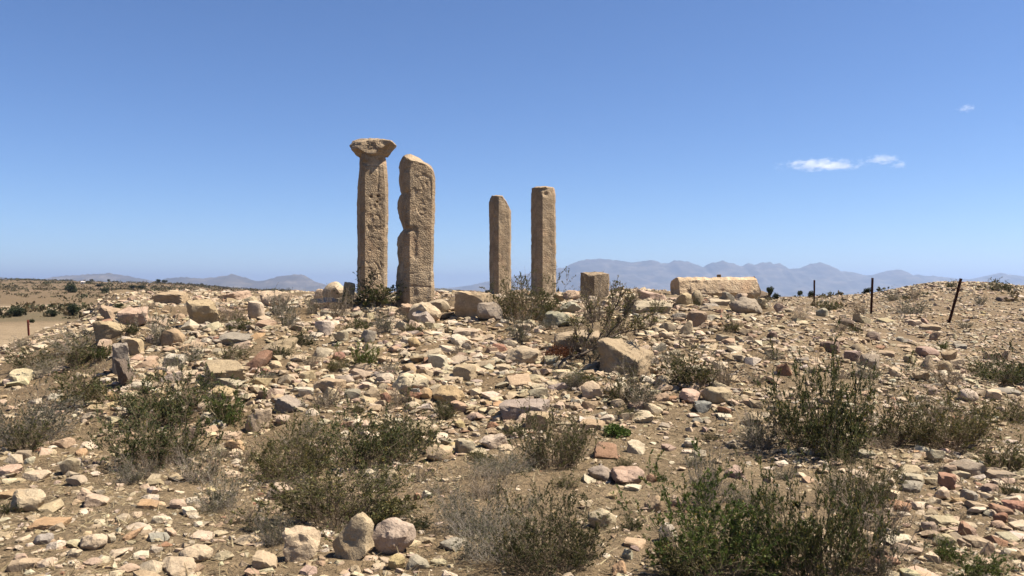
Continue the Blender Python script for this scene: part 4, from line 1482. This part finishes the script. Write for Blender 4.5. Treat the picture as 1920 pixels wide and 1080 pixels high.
FARB = [  # px, base y, width, height, variant, label
    (135, 549, 25, 18, 0, 'large round dark bush alone on the far slope at the left'),
    (196, 550, 19, 11, 1, 'low dark bush right of the large round bush on the far slope'),
    (136, 592, 30, 23, 0, 'tall dark bush at the edge of the sandy flat, right of two low bushes'),
    (31, 594, 40, 20, 1, 'wide dark bush at the edge of the sandy flat near the left edge'),
    (50, 579, 18, 8, 1, 'small dark bush just above the wide bush by the sandy flat'),
    (98, 594, 34, 15, 1, 'low green bush between the wide bush and the tall dark bush'),
    (222, 580, 24, 13, 1, 'low bush at the sandy flat just left of the ruined wall end'),
    (58, 605, 16, 7, 1, 'small grey bush on the sandy flat above the red post'),
    (247, 541, 15, 7, 0, 'small round bush high on the far left slope, left of a wider one'),
    (266, 542, 20, 8, 1, 'wider bush high on the far left slope, just left of the squared block'),
    (186, 538, 16, 6, 1, 'flat bush on the far slope above the low dark bush'),
    (297, 533, 11, 9, 2, 'left one of two small trees on the far ridge above the squared block'),
    (309, 533, 11, 8, 3, 'right one of two small trees on the far ridge above the squared block'),
    (1444, 556, 17, 20, 2, 'small tree on the skyline right of the fallen pillar'),
    (1456, 559, 18, 11, 1, 'bush at the foot of the small tree right of the fallen pillar'),
    (1500, 557, 15, 13, 3, 'round bush on the skyline left of the nearest fence post'),
    (1520, 557, 17, 13, 0, 'round bush on the skyline directly beside the nearest fence post'),
    (1625, 551, 18, 13, 0, 'dark round bush on the skyline beside the middle fence post, left of it'),
    (1648, 550, 10, 10, 2, 'small dark bush on the skyline just right of the middle fence post'),
    (1575, 556, 16, 7, 1, 'low bush on the skyline midway between two upright fence posts'),
    (1046, 550, 11, 14, 3, 'small tree seen at the right foot of the level-topped pillar'),
    (1170, 553, 13, 11, 2, 'small dark tree between the stub and the wedge-shaped rock')]
for i, (px, py, w_, h_, v, lab) in enumerate(FARB):
    x, d, z = hit(px, py)
    if px > 1000:
        d = 62.0 if px < 1400 else 55.0; x = (px - 960) / F * d; z = gz(x, d)
        h_m = max((zpx(py - h_, d) - z), 0.3)
    else:
        d = min(d, 700); x = (px - 960) / F * d; z = gz(x, d); h_m = h_ * d / F * 1.1
    root = obj('tree' if v > 1 else 'bush', None, loc=(x, d, z))
    root.scale = (w_ * d / F, w_ * d / F * 0.9, h_m); root.rotation_euler = (0, 0, i * 1.3)
    obj('trunk', TREEP[v][0], root); obj('crown', TREEP[v][1], root)
    tag(root, lab, 'tree' if v > 1 else 'bush', 'bushes and trees beyond the mound')
# ridge-line trees on the far left slope, dots on the skyline
rg = random.Random(9)
for i, px in enumerate([20, 46, 62, 72, 90, 104, 122, 150, 172, 204, 226, 340, 362, 378, 392, 450, 470]):
    d = 760 + rg.uniform(-60, 30); x = (px - 960) / F * d; s = rg.uniform(4, 7.0) * d / F
    root = obj('tree', None, loc=(x, d, gz(x, d) - 0.2)); root.scale = (s * rg.uniform(0.9, 1.5), s, s); root.rotation_euler = (0, 0, rg.uniform(0, 6))
    v = rg.randrange(2, 4)
    obj('trunk', TREEP[v][0], root); obj('crown', TREEP[v][1], root)
    tag(root, ['first', 'second', 'third', 'fourth', 'fifth', 'sixth', 'seventh', 'eighth', 'ninth', 'tenth', 'eleventh', 'twelfth', 'thirteenth', 'fourteenth', 'fifteenth', 'sixteenth', 'seventeenth'][i] + ' tiny tree from the left along the far ridge line', 'tree', 'tiny trees on the far ridge')
# a small white hut on the far slope
d = 520.0; x = (156 - 960) / F * d
root = obj('hut', None, loc=(x, d, gz(x, d) - 0.1))
m_w, t_, b_, o_ = nt('whitewash'); b_.inputs['Base Color'].default_value = (0.5, 0.48, 0.44, 1)
m_r, t_, b_, o_ = nt('hut_roof'); b_.inputs['Base Color'].default_value = (0.45, 0.40, 0.36, 1)
m_dk, t_, b_, o_ = nt('hut_door'); b_.inputs['Base Color'].default_value = (0.12, 0.08, 0.05, 1)
def boxv(x0, x1, y0, y1, z0, z1):
    return np.array([[x, y, z] for z in (z0, z1) for y in (y0, y1) for x in (x0, x1)]), np.array([[0, 2, 3, 1], [4, 5, 7, 6], [0, 1, 5, 4], [2, 6, 7, 3], [0, 4, 6, 2], [1, 3, 7, 5]])
V, f = boxv(-1.1, 1.1, -0.9, 0.9, 0, 1.3); obj('wall', mesh_np('wall', V, f, m_w), root)
V = np.array([[-1.25, -1.05, 1.3], [1.25, -1.05, 1.3], [1.25, 1.05, 1.3], [-1.25, 1.05, 1.3], [-1.2, 0, 1.85], [1.2, 0, 1.85]]); obj('roof', mesh_np('roof', V, [np.array([[0, 1, 5, 4], [2, 3, 4, 5], [3, 2, 1, 0]]), np.array([[1, 2, 5], [3, 0, 4]])], m_r), root)
V, f = boxv(-0.3, 0.3, -0.95, -0.903, 0, 1.0); obj('door', mesh_np('door', V, f, m_dk), root)
tag(root, 'tiny white hut far off on the slope at the left', 'hut')

# ------------------------------------------------------------------ rubble, gravel, litter and scrub that nobody could count
rng = np.random.default_rng(2024)
PALN = np.array([PAL[k] for k in 'ctwpgoruy']); PALW = np.array([.47, .27, .15, .035, .045, .008, .012, .008, .006])
def fragment(seed, npt):
    import bmesh
    r_ = np.random.default_rng(seed)
    p = r_.normal(0, 1, (npt, 3)); p /= np.max(np.abs(p), axis=1)[:, None] ** 0.75 * np.linalg.norm(p, axis=1)[:, None] ** 0.25
    p *= r_.uniform(0.75, 1.0, (npt, 1))
    bm = bmesh.new()
    for q in p: bm.verts.new(q)
    h = bmesh.ops.convex_hull(bm, input=bm.verts)
    bmesh.ops.delete(bm, geom=[e for e in h['geom_interior'] if isinstance(e, bmesh.types.BMVert)], context='VERTS')
    bmesh.ops.triangulate(bm, faces=bm.faces)
    bm.verts.index_update()
    V = np.array([v.co[:] for v in bm.verts]); f = np.array([[v.index for v in fc.verts] for fc in bm.faces]); bm.free()
    return V / ((V.max(0) - V.min(0)).max() * 0.5), f

def stone_field(xy, size, levels, zf=0.0):
    VV, FF, CC, off = [], [], [], 0
    n = len(xy); z = ground_z(xy[:, 0], xy[:, 1])
    for lv in sorted(set(levels)):
        protos = []
        for k in range(36):
            if lv == 1 or k % 6:
                protos.append(fragment(k + 100 * lv, 11 if lv == 1 else 13 + k % 7)); continue
            r_ = np.random.default_rng(k + 700 * lv)
            V, f = rock_shape(['chunk', 'chunk', 'block', 'wedge', 'boulder', 'chunk'][k % 6], lv, r_)
            if lv > 1: V = V * (1 + 0.10 * fbm(V * 2.0 + k, k, 2)[:, None])
            V /= (V.max(0) - V.min(0)).max() * 0.5
            V[:, 2] -= 0.0
            protos.append((V, f))
        sel = np.nonzero(np.array(levels) == lv)[0]
        pk = rng.integers(0, 36, len(sel))
        for k in range(36):
            s = sel[pk == k]
            if not len(s): continue
            V, f = protos[k]; m = len(s)
            a = rng.uniform(0, 6.283, m); ca, sa = np.cos(a), np.sin(a)
            sx = rng.uniform(0.75, 1.25, (m, 1)); sy = rng.uniform(0.65, 1.05, (m, 1)); sz = rng.uniform(0.28, 0.72, (m, 1))
            hs_ = (size[s] / 2)[:, None]
            X = V[None, :, 0] * sx; Y = V[None, :, 1] * sy; Z = V[None, :, 2] * sz
            tl = rng.normal(0, 0.25, (m, 1)); X, Z = X - Z * tl, Z + X * tl * 0.6
            W = np.stack([(X * ca[:, None] - Y * sa[:, None]) * hs_, (X * sa[:, None] + Y * ca[:, None]) * hs_, Z * hs_], 2)
            W[:, :, 0] += xy[s, 0][:, None]; W[:, :, 1] += xy[s, 1][:, None]; W[:, :, 2] += (z[s] + size[s] * 0.03)[:, None]
            col = PALN[rng.choice(len(PALN), m, p=PALW / PALW.sum())] * rng.uniform(0.8, 1.15, (m, 1)) * (1 + rng.normal(0, 0.03, (m, 3)))
            VV.append(W.reshape(-1, 3)); CC.append(np.repeat(col, len(V), 0))
            FF.append((f[None] + (off + np.arange(m) * len(V))[:, None, None]).reshape(-1, 3)); off += m * len(V)
    return np.concatenate(VV), np.concatenate(FF), np.concatenate(CC)

def sector(n, y0, y1, power):
    u = rng.random(n)
    y = (y0 ** power + u * (y1 ** power - y0 ** power)) ** (1 / power)
    x = rng.uniform(-0.68, 0.70, n) * y + rng.normal(0, 0.3, n)
    return np.stack([x, y], 1)

def density(xy):
    x, y = xy[:, 0], xy[:, 1]
    m = sstep(7.2, 10.5, y) * sstep(wall_x(y) - 0.6, wall_x(y) + 0.8, x)
    rgt = sstep(1.5, 4.0, x) * 0.85
    d = 0.30 + 0.70 * np.maximum(m, rgt)
    bare = np.exp(-(((x - 0.9) / 1.3) ** 2 + ((y - 7.3) / 1.4) ** 2)) * 0.55 + np.exp(-(((x - 4.2) / 2.2) ** 2 + ((y - 16.5) / 2.5) ** 2)) * 0.45 + np.exp(-(((x + 6.8) / 1.2) ** 2 + ((y - 12.0) / 3) ** 2)) * 0.6
    n = N2(x, y, 0.75, 44, 4)
    return np.clip(d * (0.72 + 1.15 * n) - bare, 0.03, 1)

cand = sector(54000, 4.1, 27, 1.65)
cand = cand[rng.random(len(cand)) < density(cand)]
heap = []                                               # broken pieces heaped round the larger stones
for (fx_, fy_, fr_) in FOOT:
    if fr_ < 0.10 or fy_ > 26: continue
    k_ = int(5 + 16 * min(fr_, 0.5)); a_ = rng.uniform(0, 6.283, k_); q_ = fr_ * rng.uniform(0.85, 1.9, k_)
    heap.append(np.stack([fx_ + q_ * np.cos(a_), fy_ + q_ * np.sin(a_)], 1))
cand = np.concatenate([cand] + heap)
sz = 0.062 * (rng.random(len(cand)) * 0.985 + 0.015) ** (-1 / 2.7); sz = np.clip(sz, 0.055, 0.22)
sz *= 0.85 + 0.4 * sstep(8, 11, cand[:, 1]) * (1 - sstep(2.5, 5.5, cand[:, 0]))
ft = np.array(FOOT)
keep = np.ones(len(cand), bool)
for (fx_, fy_, fr_) in ft:
    keep &= (cand[:, 0] - fx_) ** 2 + (cand[:, 1] - fy_) ** 2 > (0.75 * fr_) ** 2
cand, sz = cand[keep], sz[keep]
lv = np.where((sz > 0.085) & (cand[:, 1] < 20), 2, 1)
V1, F1, C1 = stone_field(cand, sz, lv.tolist())
far = np.stack([rng.uniform(0.22, 0.72, 9000), rng.uniform(24, 62, 9000)], 1); far[:, 0] *= far[:, 1]
bank = np.stack([rng.normal(24.5, 3.0, 2200), rng.normal(46.0, 2.2, 2200)], 1)
fs = np.concatenate([np.clip(0.07 * rng.random(9000) ** (-1 / 2.6), 0.07, 0.26), rng.uniform(0.10, 0.32, 2200)])
V2, F2, C2 = stone_field(np.concatenate([far, bank]), fs, [1] * len(fs))
V = np.concatenate([V1, V2]); f = np.concatenate([F1, F2 + len(V1)]); C = np.concatenate([C1, C2])
o = obj('rubble', mesh_np('rubble', V, f, M_RUBBLE, attrs={'Col': ('C', C)}))
tag(o, 'small loose stones strewn thickly between the larger rocks', 'rubble', kind='stuff')
print('rubble', len(cand), len(f), round(time.time() - T0, 1))

cand = sector(28000, 4.1, 14, 1.25)
cand = cand[rng.random(len(cand)) < density(cand) * 0.75 + 0.25]
sz = np.clip(0.016 * rng.random(len(cand)) ** (-1 / 2.2), 0.016, 0.055)
V, f, C = stone_field(cand, sz, [1] * len(cand))
o = obj('gravel', mesh_np('gravel', V, f, M_RUBBLE, attrs={'Col': ('C', C)}))
tag(o, 'fine gravel and pebbles scattered over the dry soil', 'gravel', kind='stuff')

# straw and dead twigs lying on the soil
n = 60000
xy = sector(n, 4.0, 14, 1.3)
xy = xy[rng.random(n) < np.clip(0.55 + 0.7 * N2(xy[:, 0], xy[:, 1], 0.8, 71, 3), 0.05, 1)]
n = len(xy); z = ground_z(xy[:, 0], xy[:, 1])
a = rng.uniform(0, 6.283, n); el = np.abs(rng.normal(0, 0.35, n)); ln = rng.uniform(0.02, 0.10, n); wd = rng.uniform(0.0018, 0.0042, n)
dv = np.stack([np.cos(a) * np.cos(el), np.sin(a) * np.cos(el), np.sin(el)], 1) * ln[:, None]
sv = np.stack([-np.sin(a), np.cos(a), 0.5 * rng.normal(0, 1, n)], 1) * wd[:, None]
p = np.stack([xy[:, 0], xy[:, 1], z + 0.004], 1)
V = np.stack([p - sv, p + dv - sv * 0.4, p + dv + sv * 0.4, p + sv], 1).reshape(-1, 3)
C = np.array([(0.21, 0.16, 0.088), (0.16, 0.115, 0.062), (0.26, 0.21, 0.125), (0.09, 0.068, 0.042)])[rng.integers(0, 4, n)] * rng.uniform(0.75, 1.2, (n, 1))
o = obj('litter', mesh_np('litter', V, np.arange(4 * n).reshape(n, 4), M_STRAW, attrs={'Col': ('C', np.repeat(C, 4, 0))}))
tag(o, 'dry straw and dead twigs littering the soil', 'litter', kind='stuff')

# low scrub on the far slopes
n = 3600
r_ = np.where(rng.random(n) < 0.10, rng.uniform(78, 120, n), 82 * (1 + rng.random(n) ** 0.8 * 9.5)); az = rng.uniform(-0.66, -0.20, n)
x = az * r_; y = r_
ok = (rng.random(n) < np.clip(0.55 + 0.9 * N2(x, y, 1 / 28., 91, 3), 0.03, 1)) & ~((r_ > 118) & (r_ < 165) & (rng.random(n) < 0.85))
xr = rng.uniform(0.30, 0.68, 60); yr = rng.uniform(36, 62, 60)
x = np.concatenate([x[ok], xr * yr]); y = np.concatenate([y[ok], yr]); n = len(x)
zz = ground_z(x, y); s = rng.uniform(0.35, 1.5, n) * np.where(y < 75, 0.32, np.clip(y / 300, 0.8, 1.5))
k = 22
u = rng.normal(0, 1, (n, k, 3)); u[:, :, 2] = np.abs(u[:, :, 2]); u /= np.linalg.norm(u, axis=2)[:, :, None]
P = u * rng.uniform(0.3, 1, (n, k, 1)) * (s[:, None, None] * np.array([1, 1, 0.6])) + np.stack([x, y, zz], 1)[:, None]
LV, LF = leaf_mesh(P.reshape(-1, 3), u.reshape(-1, 3) + rng.normal(0, 0.6, (n * k, 3)), 1.0, rng, 0.8)
LV = (LV.reshape(-1, 4, 3) - P.reshape(-1, 1, 3)) * np.repeat(s * 0.42, k)[:, None, None] + P.reshape(-1, 1, 3)
C = np.repeat(np.array([(0.045, 0.046, 0.021), (0.072, 0.06, 0.03), (0.10, 0.075, 0.039)])[rng.integers(0, 3, n)] * rng.uniform(0.7, 1.25, (n, 1)), k, 0)
o = obj('scrub', mesh_np('scrub', LV.reshape(-1, 3), LF, M_LEAF, attrs={'Col': ('C', np.repeat(C, 4, 0))}))
tag(o, 'low dark scrub dotting the far slopes', 'scrub', kind='stuff')

# ------------------------------------------------------------------ clouds, above and beyond the haze
def cloud(name, px, py, w, h, dist, seed, dens, lab, lumps):
    rng = np.random.default_rng(seed)
    s = dist / F
    root_loc = ((px - 960) * s, dist, zpx(py, dist))
    d4_, f4_ = ICO[4]
    lo_ = np.array([(-0.5 + (i + 0.5) / lumps + rng.normal(0, 0.02), rng.normal(0, 0.08), rng.normal(0, 0.10), rng.uniform(0.7, 1.0) * (1 - 1.1 * abs((i + 0.5) / lumps - 0.5))) for i in range(lumps)])
    W, H = w * s, h * s
    V = d4_ * np.array([W * 0.58, W * 0.22, H * 0.62])
    V = V * (1 + 0.25 * fbm(d4_ * 2.3 + seed, seed, 3)[:, None])
    m = bpy.data.materials.new('cloud_vapour_%d' % seed); m.use_nodes = True
    t = m.node_tree; t.nodes.clear()
    o_ = t.nodes.new('ShaderNodeOutputMaterial'); pv_ = t.nodes.new('ShaderNodeVolumePrincipled')
    pv_.inputs['Color'].default_value = (0.99, 0.99, 1, 1); pv_.inputs['Anisotropy'].default_value = 0.0
    tc = nd(t, 'ShaderNodeTexCoord')
    mp = nd(t, 'ShaderNodeMapping'); mp.inputs['Scale'].default_value = (2.2 / H * 0.45, 2.2 / H * 0.5, 2.2 / H); mp.inputs['Location'].default_value = (seed, 0, 0)
    t.links.new(tc.outputs['Object'], mp.inputs['Vector'])
    n = noise(t, mp.outputs[0], 1.5, 6, 0.68)
    sc = nd(t, 'ShaderNodeVectorMath', operation='DIVIDE'); sc.inputs[1].default_value = (W * 0.56, W * 0.22, H * 0.6)
    t.links.new(tc.outputs['Object'], sc.inputs[0])
    ln = nd(t, 'ShaderNodeVectorMath', operation='LENGTH'); t.links.new(sc.outputs[0], ln.inputs[0])
    a = nd(t, 'ShaderNodeMath', operation='SUBTRACT'); t.links.new(n, a.inputs[0])
    b = nd(t, 'ShaderNodeMath', operation='MULTIPLY'); t.links.new(ln.outputs['Value'], b.inputs[0]); b.inputs[1].default_value = 0.36
    t.links.new(b.outputs[0], a.inputs[1])
    c = nd(t, 'ShaderNodeMath', operation='SUBTRACT'); t.links.new(a.outputs[0], c.inputs[0]); c.inputs[1].default_value = 0.255
    e = nd(t, 'ShaderNodeMath', operation='MULTIPLY', use_clamp=False); t.links.new(c.outputs[0], e.inputs[0]); e.inputs[1].default_value = dens
    g = nd(t, 'ShaderNodeMath', operation='MAXIMUM'); t.links.new(e.outputs[0], g.inputs[0]); g.inputs[1].default_value = 0.0
    t.links.new(g.outputs[0], pv_.inputs['Density'])
    t.links.new(pv_.outputs[0], o_.inputs['Volume'])
    tag(obj(name, mesh_np(name, V, f4_, m), loc=root_loc), lab, 'cloud', 'small clouds on the right')
cloud('cloud', 1543, 309, 172, 27, 15000, 3, 0.015, 'longest white cloud low in the sky on the right', 7)
cloud('cloud', 1656, 299, 84, 22, 15000, 8, 0.015, 'smaller streak of cloud just right of the longest cloud', 4)
cloud('cloud', 1686, 310, 40, 18, 15000, 12, 0.015, 'little cloud puff below the right end of the smaller streak', 3)
cloud('cloud', 1812, 203, 40, 17, 15000, 17, 0.018, 'tiny faint wisp of cloud high near the right edge', 3)

# ------------------------------------------------------------------ labels for the rest: which one, counted from a landmark
for th in things:
    pass
LAND.update({'the brick-red slab': (1136, 842), 'the pink standing slab': (353, 826), 'the squared block between the pillar pairs': (892, 568), 'the pink-stained boulder': (768, 720),
    'the log-like cream stone': (980, 671), 'the red-brown angular rock': (483, 674), 'the long tilted tan block': (418, 698), 'the tan block with a pitted end': (378, 585),
    'the cracked round boulder': (627, 547), 'the wide grey boulder': (1402, 576), 'the dark brown squared rock': (1559, 651), 'the long undercut block': (984, 768),
    'the pointed foreground slab': (661, 1008), 'the round foreground boulder': (738, 1010), 'the biggest shrub': (1534, 970), 'the broad olive shrub': (1788, 795),
    'the largest green shrub on the left': (272, 817), 'the small orange-red stone': (1223, 896), 'the pink-red rock': (1295, 745), 'the cream cube-like rock': (1110, 732),
    'the flat cream boulder': (47, 942), 'the biggest tan boulder': (1178, 668), 'the ruined wall end': (202, 605), 'the large ochre boulder': (842, 744), 'the large grey slab': (441, 636),
    'the large whitish rock': (927, 825), 'the tall olive shrub': (1036, 1008), 'the three foreground rocks': (655, 1010)})
ORD = ['first', 'second', 'third', 'fourth', 'fifth']
DIRS = {'to the right of': (1, 0), 'to the left of': (-1, 0), 'in front of': (0, 1), 'behind': (0, -1)}
used = {t['label'] for t in things if t['label']}
SY = 1.6      # screen heights are foreshortened: weigh them up
for t in things:
    if t['label']: continue
    best = None
    for ln_, (lx, ly) in LAND.items():
        for dn, (ux, uy) in DIRS.items():
            def rel(q):
                dx, dy = q['px'] - lx, (q['py'] - ly) * SY
                al = dx * ux + dy * uy; ac = abs(dx * uy) + abs(dy * ux)
                return (al, ac)
            al, ac = rel(t)
            if al < 12 or ac > 0.75 * al: continue
            dd = math.hypot(al, ac)
            if dd > 420: continue
            rank = 0
            for q in things:
                if q is t or q['desc'] != t['desc']: continue
                a2, c2 = rel(q)
                if a2 >= 12 and c2 <= 0.75 * a2 and math.hypot(a2, c2) < dd: rank += 1
            if rank > 4: continue
            lab = ('nearest ' if rank == 0 else ORD[rank] + ' nearest ') + t['desc'] + ' ' + dn + ' ' + ln_
            if lab in used or len(lab.split()) > 16: continue
            sc_ = rank * 130 + dd
            if best is None or sc_ < best[0]: best = (sc_, lab)
    if best is None:
        best = (0, t['desc'] + (' in the left' if t['px'] < 640 else ' in the middle' if t['px'] < 1280 else ' in the right') + ' third, about %d percent down the photo' % round(t['py'] / 10.8))
        while best[1] in used: best = (0, best[1] + ' too')
    used.add(best[1]); t['o']['label'] = best[1]; t['label'] = best[1]

print('built in', round(time.time() - T0, 1), 's')
